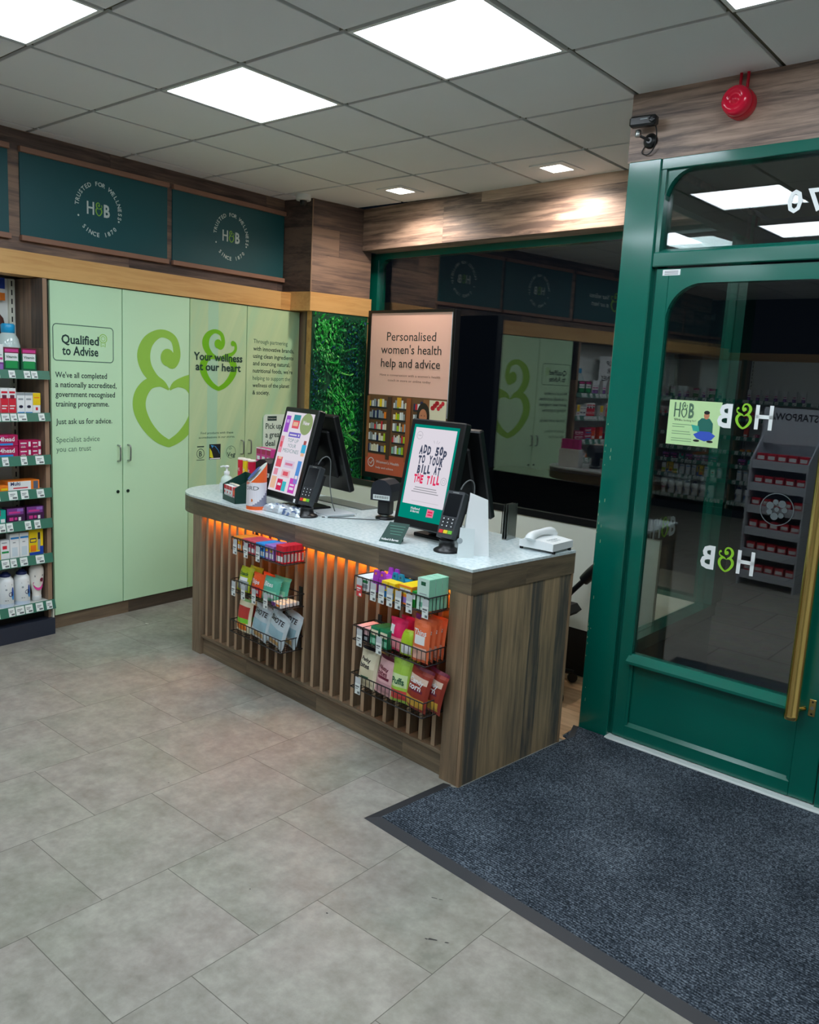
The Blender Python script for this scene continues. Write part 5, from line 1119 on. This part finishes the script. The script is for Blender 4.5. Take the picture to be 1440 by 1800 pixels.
def ad_left(mb, x0, x1, z0, z1):
    W_, H_ = x1-x0, z1-z0; X = lambda f: x0+f*W_; Z = lambda f: z0+f*H_
    mb.rect(x0, x1, z0, z1, SCR_W)
    def R(a, b_, c, d_, m, k=0): mb.rect(X(a), X(b_), Z(c), Z(d_), m, -.0012-.0003*k)
    V, P_, TL, RS, OR, BL, SG = E_('violet', (160, 90, 200)), E_('pink', (220, 90, 150)), E_('teal', (60, 150, 160)), E_('rose', (226, 96, 110)), E_('apricot', (236, 190, 160)), E_('blue', (90, 150, 220)), E_('sage', (150, 170, 120))
    R(.04, .2, .74, .95, V); R(.07, .17, .86, .90, E_('lilac', (200, 170, 230)), 1); R(.30, .54, .80, .97, TL); R(.30, .54, .80, .90, RS, 1); R(.33, .5, .83, .88, OR, 2)
    mb.disc(X(.78), Z(.87), W_*.21, SG, -.0012); text(mb, 'New', X(.78), Z(.86), W_*.22, SCR_W, h=.022, align='C', bold=.02, y=-.0018)
    R(.26, .68, .69, .75, E_('periwinkle', (120, 110, 200))); R(.3, .55, .71, .725, SCR_W, 1); mb.disc(X(.62), Z(.72), .006, SCR_W, -.0018)
    R(.02, .14, .48, .69, E_('pale_pink', (230, 150, 170))); R(.04, .12, .55, .62, RS, 1); mb.rect(X(.82), X(.97), Z(.52), Z(.62), E_('cyan', (70, 180, 220)), -.0014); mb.rect(X(.85), X(.94), Z(.62), Z(.67), E_('red_brown', (170, 90, 90)), -.0014); R(.84, .95, .48, .52, OR)
    ink = E_('ink_teal', (90, 140, 140))
    for k, (s_, w) in enumerate((('TOP UP', .38), ('YOUR', .30), ('MEDICINES', .56))): text(mb, s_, X(.47), Z(.625-.065*k), W_*w, ink, h=.021, align='C', bold=-.005, y=-.0016)
    R(.06, .26, .30, .43, RS); R(.10, .22, .40, .43, OR, 1); R(.36, .72, .31, .40, E_('pale_lilac', (220, 206, 228))); R(.4, .66, .34, .37, E_('pink2', (216, 130, 160)), 1); R(.82, .95, .14, .42, BL); R(.84, .93, .2, .24, SCR_W, 1)
    R(.06, .2, .2, .28, E_('pale_pink', (230, 150, 170))); R(.34, .64, .19, .28, E_('pale_rose', (232, 190, 200))); R(.4, .58, .21, .26, RS, 1); R(.04, .22, .03, .18, OR); R(.27, .46, .02, .16, E_('crimson', (210, 50, 90))); R(.46, .6, .02, .14, E_('turquoise', (70, 190, 200))); R(.30, .42, .08, .11, SCR_W, 1)
    R(.70, .92, .02, .20, E_('orchid', (206, 80, 190))); R(.74, .88, .06, .09, SCR_W, 1); R(.74, .88, .11, .13, SCR_W, 1)
def ad_right(mb, x0, x1, z0, z1):
    W_, H_ = x1-x0, z1-z0; X = lambda f: x0+f*W_; Z = lambda f: z0+f*H_
    GT = E_('brand_teal', (0, 140, 122)); mb.rect(x0, x1, z0, z1, GT); mb.rect(X(.045), X(.955), Z(.155), Z(.968), SCR_W, -.0012)
    ink, rd = E_('ink_navy', (70, 78, 100)), E_('ad_red', (230, 50, 96)); g = E_('grey_line', (150, 150, 156))
    mb.ring(X(.16), Z(.885), .018, .0014, g, -.0016); text(mb, 'H&B', X(.16), Z(.878), .02, g, h=.006, align='C', y=-.0016)
    def jig(s_, xc, z, w, m, hh):
        n_ = len(s_); cw = w/n_
        for i, ch in enumerate(s_):
            if ch == ' ': continue
            text(mb, ch, xc-w/2+cw*(i+.5), z+(.003 if i % 2 else -.002), cw*(.86 if ch not in 'I' else .34), m, h=hh, align='C', bold=.055, y=-.0018)
    jig('ADD 50p', X(.52), Z(.70), W_*.62, ink, .037); jig('TO YOUR', X(.50), Z(.595), W_*.56, ink, .036); jig('BILL AT', X(.50), Z(.495), W_*.52, ink, .036); jig('THE TILL', X(.49), Z(.395), W_*.58, rd, .036)
    for a in (-25, 10, 35): c, s2 = cos(radians(90-a)), sin(radians(90-a)); mb.line([(X(.55)+.02*c, Z(.79)+.012*s2), (X(.55)+.036*c, Z(.79)+.026*s2)], .0014, g, -.0016)
    mb.ring(X(.86), Z(.44), .017, .0015, g, -.0016); mb.ring(X(.86), Z(.44), .008, .0012, g, -.0016)
    for k, w in enumerate((.48, .52, .6)): mb.rect(X(.50-w/2), X(.50+w/2), Z(.345-.024*k), Z(.337-.024*k), g, -.0016)
    mb.rect(X(.24), X(.84), Z(.198), Z(.194), E_('faint_line', (196, 194, 200)), -.0016)
    text(mb, 'Holland', X(.26), Z(.105), W_*.2, SCR_W, h=.011, bold=.02, y=-.0016); text(mb, '& Barrett', X(.26), Z(.075), W_*.2, SCR_W, h=.011, bold=.02, y=-.0016)
    q = [(X(.62), Z(.05)), (X(.77), Z(.055)), (X(.78), Z(.13)), (X(.63), Z(.137))]; mb.add([(a, -.0016, b_) for a, b_ in q], [(0, 1, 2, 3)], E_('ad_pink', (238, 130, 160))); mb.rect(X(.65), X(.75), Z(.07), Z(.115), rd, -.002); text(mb, 'penny', X(.7), Z(.087), W_*.085, SCR_W, h=.006, align='C', y=-.0024)
till('left till with a tilted lit medicine advertisement screen facing the shop', -1.48, .155, -5, 14.6, ad_left)
till('right till with a tilted lit charity advertisement screen facing the shop', -.52, .218, 1, 11, ad_right)

# card machines on round black stands
def card_machine(label, s_, t_, rz):
    t = thing('card_machine', label, 'card machine', at(s_, t_, TZ, rz))
    mb = MB(); mb.lathe([(.056, 0), (.057, .006), (.050, .012), (.034, .02), (.032, .045), (.034, .05)], BLACK, 28); mb.tube([(0, 0, .045), (0, .012, .085)], .018, BLACK_M, 12); mb.build('stand', t)
    Mt = T(0, -.026, .062) @ RX(-21)
    mb = MB(); DG = mat('charcoal_plastic', (52, 56, 60), .4)
    mb.prism([(-.04, 0), (.04, 0), (.042, .06), (.045, .11), (.045, .198), (.041, .205), (-.041, .205), (-.045, .198), (-.045, .11), (-.042, .06)], .0, .032, DG, 'y')
    mb.prism([(-.032, .03), (.032, .03), (.036, .17), (-.036, .17)], .032, .058, BLACK_M, 'y'); bd = mb.build('terminal', t, M=Mt)
    mb = MB(); mb.rect(-.036, .036, .094, .192, mat('dark_glass_screen', (16, 20, 26), .12, spec=.8), -.0008); mb.rect(-.016, .016, .196, .200, STEEL, -.0008); mb.build('screen', bd)
    mb = MB(); KEY = mat('key_grey', (38, 42, 46), .5)
    for r in range(3):
        for c in range(3): mb.rbox(-.033+c*.0235, -.014+c*.0235, -.003, 0, .044+r*.0155, .057+r*.0155, .001, KEY)
        for c in range(3): mb.rect(-.026+c*.0235, -.021+c*.0235, .048+r*.0155, .053+r*.0155, WHT, -.0034)
    for c, m in enumerate((C('key_red', (214, 50, 46)), C('key_yellow', (232, 206, 40)), C('key_green', (110, 190, 60)))): mb.rbox(-.033+c*.0235, -.012+c*.0235, -.003, 0, .018, .033, .001, m)
    mb.build('keypad', bd)
    mb = MB(); mb.tube(spline([(.02, .02, .205), (.03, .03, .235), (.042, .05, .25), (.05, .07, .235), (.05, .08, .19), (.048, .09, .12), (.05, .12, .03), (.05, .15, -.02)], 5), .0028, mat('grey_cable', (96, 100, 100), .5), 6); mb.build('cable', t, M=T(0, .0, .062) @ RX(-8))
    return t
card_machine('card machine on a round stand in front of the left till', -1.245, .155, 4)
card_machine('card machine on a round stand in front of the right till', -.292, .165, 6)

# scanners
def scanner(label, s_, t_, rz):
    t = thing('barcode_scanner', label, 'scanner', at(s_, t_, TZ, rz))
    mb = MB(); mb.lathe([(.05, 0), (.05, .01), (.042, .014)], BLACK, 20); mb.build('foot', t)
    mb = MB(); mb.rbox(-.034, .034, -.03, .03, .022, .098, .008, BLACK); mb.tube([(0, 0, .01), (0, 0, .03)], .02, STEEL, 12); mb.build('neck', t)
    mb = MB(); prof = [(-.06, 0), (.055, 0), (.058, .05), (.045, .085), (.015, .105), (-.02, .106), (-.05, .088), (-.06, .05)]
    mb.prism(prof, -.055, .06, mat('blue_black_plastic', (30, 34, 42), .4), 'y', smooth=False); mb.build('hood', t, M=T(0, 0, .098))
    mb = MB(); mb.rect(-.045, .048, .006, .030, TICK, -.0558)
    for k in range(18): mb.rect(-.04+.0046*k, -.0385+.0046*k+(.001 if k % 3 else 0), .012, .026, TEXT_BK, -.0562)
    mb.build('paper_label', t, M=T(0, 0, .098))
    return t
scanner('black hooded barcode scanner with white label between the two tills', -1.005, .47, 20)
scanner('black hooded barcode scanner half hidden behind the left till', -1.965, .42, 20)

# charity tin, tray, bottle, cans
t = thing('charity_tin', 'orange and white charity collection tin with sloping top', 'collection tin', at(-1.555, .064, TZ, 8))
mb = MB(); R0 = .052; n = 28; WT = C('tin_white', (232, 230, 236)); OT = C('tin_orange', (240, 100, 34)); GT_ = C('tin_grey', (140, 140, 160)); ITOP = C('tin_print_blue', (60, 80, 160))
def ztop(a): return .185+.055*sin(a)*.9+.03*cos(a)
for k in range(n):
    a0, a1 = 2*pi*k/n, 2*pi*(k+1)/n; am = (a0+a1)/2
    ad = (math.degrees(am)+180) % 360-180; f_ = max(0., min(1., (ad+80)/115)); zg = .02+.082*f_**1.4 if ad < 120 else .02
    lv = [0, .018, zg, .105 if zg < .104 else zg+.001, .142, None]
    ms = [OT, GT_, WT, WT, OT]
    for q in range(5):
        z0a = lv[q]; z1a = lv[q+1]
        A_ = [(R0*cos(a), R0*sin(a)) for a in (a0, a1)]
        zt = [ztop(a0), ztop(a1)] if z1a is None else [z1a, z1a]
        mb.add([(*A_[0], z0a), (*A_[1], z0a), (*A_[1], zt[1]), (*A_[0], zt[0])], [(0, 1, 2, 3)], ms[q], smooth=False)
mb.build('body', t)
mb = MB(); mb.add([((R0-.001)*cos(2*pi*k/n), (R0-.001)*sin(2*pi*k/n), ztop(2*pi*k/n)-.0005) for k in range(n)], [tuple(range(n))], C('tin_lid', (214, 220, 214)))
mb.add([(.6*R0*cos(2*pi*k/n)-.01, .6*R0*sin(2*pi*k/n)-.012, ztop(2*pi*k/n)*.6+.4*.185+.001) for k in range(n)], [tuple(range(n))], ITOP); mb.build('sloping_lid', t, label='sloping printed lid')
mb = MB()
text(mb, 'CORD', -.046, .103, .092, TINK, h=.022, warp=lambda a, b_: -math.sqrt(max(1e-6, R0**2-min(abs(a), R0*.97)**2))-.0008); mb.disc(.018, .05, .008, ORG, y=-.0495, n=12); mb.build('lettering', t)
# tray
t = thing('display_tray', 'dark green sloping counter tray holding small white and red boxes', 'display tray', at(-1.815, .062, TZ, -12))
DK = mat('dark_green_card', (10, 60, 50), .5)
mb = MB(); w, dp = .185, .13
mb.box(-w/2, w/2, 0, dp, 0, .004, DK); mb.box(-w/2, w/2, 0, .003, 0, .03, DK); mb.box(-w/2, w/2, dp-.004, dp, 0, .15, DK)
for x in (-w/2, w/2-.003): mb.prism([(0, 0), (dp, 0), (dp, .15), (.0, .085)], x, x+.003, DK, 'x')
mb.build('tray', t)
tray_M = at(-1.815, .062, TZ, -12)
mbp = carton_mb(.038, .024, .078, WHT, ((0, 1, .72, 1, RED), (.1, .5, .45, .6, RED), (.1, .9, .1, .16, GRY)))
multi(mbp, 'carton', lambda i: f'small white carton in the front row of the green counter tray, {ords[i]} from the left', 'carton', 'white cartons in the counter tray', [tray_M @ T(-.068+.041*i, .006, .006) for i in range(3)])
carton_mb(.038, .024, .078, RED, ((.1, .9, .5, .8, OR2), (.3, .7, .2, .4, WHT))).build('carton', M=tray_M @ T(.061, .006, .006), label='red carton at the right of the front row of the green counter tray', cat='carton')
mbp = carton_mb(.038, .022, .084, C('grey_white', (206, 210, 208)), ((.1, .9, .7, .9, BKP),), (), CRM)
multi(mbp, 'carton', lambda i: f'pale carton in the second row of the green counter tray, {ords[i]} from the left', 'carton', 'pale cartons in the counter tray', [tray_M @ T(-.062+.043*i, .034+.003*(i % 2), .006) @ RZ(4-3*i) for i in range(4)])
# hand gel
t = thing('pump_bottle', 'clear hand gel pump bottle at the rounded end of the counter', 'bottle', at(-2.095, .225, TZ, 10))
CLG = glass('thin_clear_plastic', (.90, .95, .93), 1.6)
MB().lathe([(.030, 0), (.034, .004), (.034, .075), (.028, .092), (.013, .104), (.012, .112)], mat('clear_gel', (208, 224, 214), .12, spec=.7), 20).build('body', t)
mb = MB(); mb.lathe([(.015, .106), (.016, .108), (.016, .124), (.006, .128), (.006, .146), (.013, .148), (.013, .158), (.004, .160)], WHITE_P, 18); mb.tube([(0, 0, .153), (-.02, -.01, .154), (-.034, -.017, .148)], .0045, WHITE_P, 8); mb.build('pump', t)
MB().rect(-.02, .02, .02, .06, C('gel_label', (214, 228, 226)), -.0345).build('paper_label', t)
# tubes on a white stand behind the tray
t = thing('display_plinth', 'low white display plinth on the counter under the drink tubes', 'plinth', at(-1.985, .30, TZ, -3))
MB().rbox(-.09, .09, -.05, .05, 0, .078, .003, WHT).build('plinth', t)
for k, (x, y, c, c2, lab) in enumerate(((-.048, -.012, RED, OR2, 'red tube with orange foot on the counter behind the green tray'), (-.002, -.012, YEL, LIM, 'yellow tube with lime foot on the counter behind the green tray'), (.044, -.012, C('cherry', (206, 16, 60)), MAR, 'cherry red tube on the counter next to the yellow tube'))):
    t = thing('tablet_tube', lab, 'tube', at(-1.985, .30, TZ+.0785, -3) @ T(x*1.2, y, 0)); n = 18
    mb = MB(); mb.lathe([(.0225, 0), (.0225, .03)], c2, n, cap=False).lathe([(.0225, .03), (.0225, .118)], c, n, cap=False); mb.lathe([(.0005, 0), (.0225, 0)], c2, n, cap=False)
    mb.build('body', t); MB().lathe([(.0225, .118), (.0235, .119), (.0235, .126), (.02, .129), (.0, .129)], C('tube_cap', (236, 226, 214)), n).build('cap', t)
    mb = MB(); text(mb, 'Zing', -.012, .06, .022, WHT, h=.02, warp=lambda a, b_: -math.sqrt(.0225**2-min(abs(a), .021)**2)-.0006); mb.build('lettering', t)
# magenta cartons behind
t = thing('display_plinth', 'tall white riser behind the drink tubes carrying magenta cartons', 'plinth', at(-2.15, .535, TZ, -5))
MB().rbox(-.10, .10, -.04, .04, 0, .160, .003, WHT).build('plinth', t)
mbp = carton_mb(.056, .05, .085, PNK, ((.1, .9, .55, .9, MAG), (.2, .8, .15, .4, WHT), (.0, 1, .92, 1, WHT)))
multi(mbp, 'carton', lambda i: f'magenta carton on the riser behind the drink tubes, {ords[i]} from the left', 'carton', 'magenta cartons behind the drink tubes', [at(-2.15, .535, TZ+.1605, -5) @ T(-.06+.06*i, -.02, 0) for i in range(3)])
# crumpled bag
t = thing('plastic_bag', 'flattened silvery carrier bag lying under the left till', 'bag', at(-1.40, .14, TZ, 3))
mb = MB(); r_ = random.Random(4); nx, ny = 20, 14; P = {}
for i in range(nx+1):
    for j in range(ny+1):
        e = min(i, nx-i, j, ny-j); P[i, j] = (-.17+.34*i/nx+r_.uniform(-.004, .004), -.07+.14*j/ny+r_.uniform(-.004, .004), .002 if e == 0 else .012+.016*min(e, 3)/3+r_.uniform(-.007, .007))
for i in range(nx):
    for j in range(ny): mb.add([P[i, j], P[i+1, j], P[i+1, j+1], P[i, j+1]], [(0, 1, 2, 3)], SILV if r_.random() < .86 else C('bag_blue', (70, 92, 130)), smooth=False)
mb.build('film', t)
mb = MB(); mb.box(.0, .20, .03, .20, .0005, .009, WHT); mb.box(.02, .21, .035, .21, .0095, .014, C('grey_paper', (190, 196, 200))); mb.build('paper_stack', M=at(-1.36, .20, TZ, -6), label='small stack of papers behind the carrier bag under the left till', cat='papers')
mb = MB(); mb.rbox(-.23, .23, -.065, .065, 0, .006, .002, C('desk_pad_grey', (98, 106, 100))); mb.build('desk_pad', M=at(-1.49, .600, TZ, 0), label='dark grey desk pad at the back edge of the counter', cat='desk pad')
mb = MB(); mb.tube(spline([(-1.18, .20, TZ+.004), (-1.10, .28, TZ+.004), (-1.02, .36, TZ+.004), (-.98, .41, TZ+.004)], 6), .003, mat('grey_cable', (96, 100, 100), .5), 6); mb.build('cable', M=F_CNT, label='thin grey cable lying on the counter between the tills', cat='cable')
# flyer
t = thing('leaflet', 'dark green leaflet leaning below the right till screen', 'leaflet', at(-.545, .075, TZ, 18))
mb = MB(); mb.prism([(-.058, 0), (.050, 0), (.066, .098), (-.034, .098)], 0, .0025, DK, 'y', M=RX(-32))
for k in range(4): mb.rect(-.026+.004*k, .05-.003*k, .080-.013*k, .083-.013*k, C('leaflet_line', (60, 120, 100)), -.0008, M=RX(-32))
text(mb, 'Holland & Barrett', -.048, .010, .085, WHITE_LET, h=.010, M=RX(-32), bold=.02); mb.build('sheet', t)
mb = MB(); mb.box(-.03, .03, .06, .066, 0, .075, DK); mb.build('easel', t)
# acrylic sign holder (white back towards the viewer)
t = thing('sign_holder', 'white A shaped sign holder beside the right card machine', 'sign holder', at(-.165, .20, TZ, 48))
mb = MB(); mb.prism([(-.055, 0), (.06, 0), (.045, .235), (-.03, .262)], 0, .003, WHITE_P, 'y', M=RX(-7)); mb.build('front_sheet', t)
mb = MB(); mb.prism([(-.05, 0), (.05, 0), (.04, .20), (-.03, .22)], 0, .003, WHITE_P, 'y', M=T(0, .105, 0) @ RX(10)); mb.build('back_sheet', t)
mb = MB(); mb.prism([(-.05, 0), (.02, 0), (.02, .12), (-.04, .125)], 0, .002, mat('frosted_acrylic', (214, 224, 224), .3), 'y', M=T(-.03, -.05, 0) @ RX(-10)); mb.disc(-.04, .07, .012, GRY, M=T(-.03, -.05, 0) @ RX(-10)); mb.build('acrylic_tab', t)
# steel file rack behind right till
t = thing('file_rack', 'slim upright steel file rack behind the right till', 'file rack', at(-.335, .585, TZ, 12))
mb = MB()
for x in (0, .012, .024): mb.box(x, x+.002, 0, .09, 0.004, .165, STEEL)
mb.box(0, .026, 0, .09, 0, .004, STEEL); mb.build('rack', t)
# telephone
t = thing('telephone', 'white desk telephone at the back right corner of the counter', 'telephone', at(-.092, .592, TZ, 6))
mb = MB(); mb.prism([(-.085, .012), (.085, .012), (.085, .040), (.03, .055), (-.085, .044)], -.085, .09, WHITE_P, 'x', M=RZ(90)); mb.build('base', t)
mb = MB()
for x, y in ((-.08, -.07), (.08, -.07), (-.08, .07), (.08, .07)): mb.lathe([(.008, 0), (.008, .012)], BLACK_M, 10, M=T(x, y, 0))
mb.build('foot', t)
mb = MB(); q = spline([(-.025, -.095, .050), (-.025, -.085, .062), (-.025, -.04, .071), (-.025, .03, .073), (-.025, .08, .066), (-.025, .095, .052)], 5)
mb.tube(q, [.014+.012*abs(1-2*i/(len(q)-1)) for i in range(len(q))], WHITE_P, 12); mb.build('handset', t)
mb = MB()
for r in range(4):
    for c in range(3): mb.rbox(.03+.016*c, .042+.016*c, -.05+.02*r, -.036+.02*r, .046-.004*c, .053-.004*c, .001, C('phone_key', (200, 204, 204)))
mb.build('keypad', t)
mb = MB(); mb.tube([(.02+.006*cos(1.6*k), .098+.003*k*.6, .02+.006*sin(1.6*k)-.0004*k) for k in range(40)], .002, mat('grey_cable', (96, 100, 100), .5), 5); mb.build('coiled_cord', t)

# ------------------------------------------------------------------ office chair behind the counter
t = thing('office_chair', 'low black office chair behind the end of the counter', 'chair', T(.715, 2.03, 0.004))
mb = MB(); A0 = radians(-18)
for k in range(5):
    a = 2*pi*k/5+A0; mb.tube([(.03*cos(a), .03*sin(a), .10), (.16*cos(a), .16*sin(a), .085), (.27*cos(a), .27*sin(a), .06)], [.022, .018, .013], BLACK, 8)
mb.lathe([(.035, .06), (.035, .12), (.025, .13), (.022, .40)], BLACK, 14); mb.build('base', t)
for k in range(5):
    a = 2*pi*k/5+A0; mb = MB(); mb.lathe([(.026, -.012), (.028, -.008), (.028, .008), (.026, .012)], BLACK, 14, M=T(.275*cos(a), .275*sin(a), .0285) @ RZ(math.degrees(a)+70) @ RY(90)); mb.tube([(.27*cos(a), .27*sin(a), .07), (.27*cos(a), .27*sin(a), .05)], .01, BLACK, 8); mb.build('castor', t)
mb = MB(); mb.rbox(-.24, .20, -.22, .22, .40, .46, .03, BLACK_M); mb.build('seat', t)
mb = MB(); mb.rbox(-.30, -.25, -.20, .20, .44, .70, .022, BLACK_M); mb.tube([(-.1, 0, .39), (-.26, 0, .40), (-.275, 0, .60)], .02, BLACK, 8); mb.build('backrest', t)
for s_ in (-1, 1):
    mb = MB(); mb.tube(spline([(.02, s_*.2, .42), (.05, s_*.25, .44), (.10, s_*.25, .50), (.17, s_*.25, .58)], 5), .015, BLACK, 10)
    mb.tube(spline([(.165, s_*.25, .575), (.20, s_*.25, .615), (.25, s_*.25, .665), (.285, s_*.25, .70), (.30, s_*.25, .712)], 4), [.030+.005*min(1, i/6)-(.012 if i > 14 else 0) for i in range(17)], BLACK, 12); mb.build('armrest', t)

# ------------------------------------------------------------------ fittings on the fascia and ceiling
t = thing('alarm_sounder', 'red fire alarm sounder on the fascia above the green door', 'alarm', F_D @ T(.462, 0, 2.738))
AR = mat('alarm_red', (206, 14, 44), .25); AR2 = mat('alarm_red_lens', (226, 22, 60), .12)
Ml = RX(90)
MB().lathe([(.056, 0), (.058, .006), (.058, .040), (.055, .046)], AR, 28, M=Ml).build('base', t)
MB().lathe([(.054, .046), (.056, .05), (.054, .078), (.046, .088), (.030, .092), (.026, .086), (.014, .086), (.012, .094), (.0, .095)], AR2, 28, M=Ml).build('lens', t)
for x in (-.012, .016):
    mb = MB(); mb.tube([(x, -.012, .052), (x, -.012, .118)], .006, AR, 8); mb.build('cable', t, label='red cable running up to the ceiling')
t = thing('webcam', 'black camera on a short bracket on the fascia corner above the green post', 'camera', F_D @ T(.075, 0, 2.655))
mb = MB(); mb.lathe([(.030, 0), (.031, .006), (.022, .014), (.012, .018)], BLACK, 20, M=T(.012, 0, 0) @ RX(90)); mb.build('mount', t)
mb = MB(); mb.tube([(.012, -.015, 0), (-.012, -.045, .012), (-.022, -.05, .02)], .006, BLACK, 8); mb.lathe([(.011, -.012), (.013, -.006), (.013, .012), (.009, .016)], STEEL, 14, M=T(-.024, -.05, .022)); mb.build('bracket', t)
mb = MB(); mb.rbox(-.058, .058, -.020, .020, .0, .042, .008, BLACK); mb.box(-.01, .022, -.0206, -.0198, .024, .028, GRY); mb.lathe([(.013, 0), (.013, .004), (.008, .005)], mat('dark_glass_screen', (16, 20, 26), .12, spec=.8), 16, M=T(.042, -.02, .021) @ RX(90)); mb.build('camera_body', t, M=T(.0, -.055, .046) @ RZ(6))
mb = MB(); mb.tube(spline([(.045, -.045, .06), (.052, -.035, .02), (.04, -.02, -.03), (.01, -.012, -.055), (-.02, -.008, -.045), (-.012, -.004, -.02), (.008, -.008, -.002)], 6), .0025, BLACK_M, 6); mb.build('cable', t)
t = thing('ceiling_camera', 'small white security camera on the ceiling beside the corner column', 'camera', T(-1.685, 2.47, CEIL))
MB().lathe([(.05, -.040), (.054, -.034), (.054, -.001)], WHITE_P, 22).build('base', t)
mb = MB(); mb.lathe([(.0, -.074), (.018, -.070), (.025, -.056), (.025, -.040)], BLACK, 18); mb.build('lens', t)
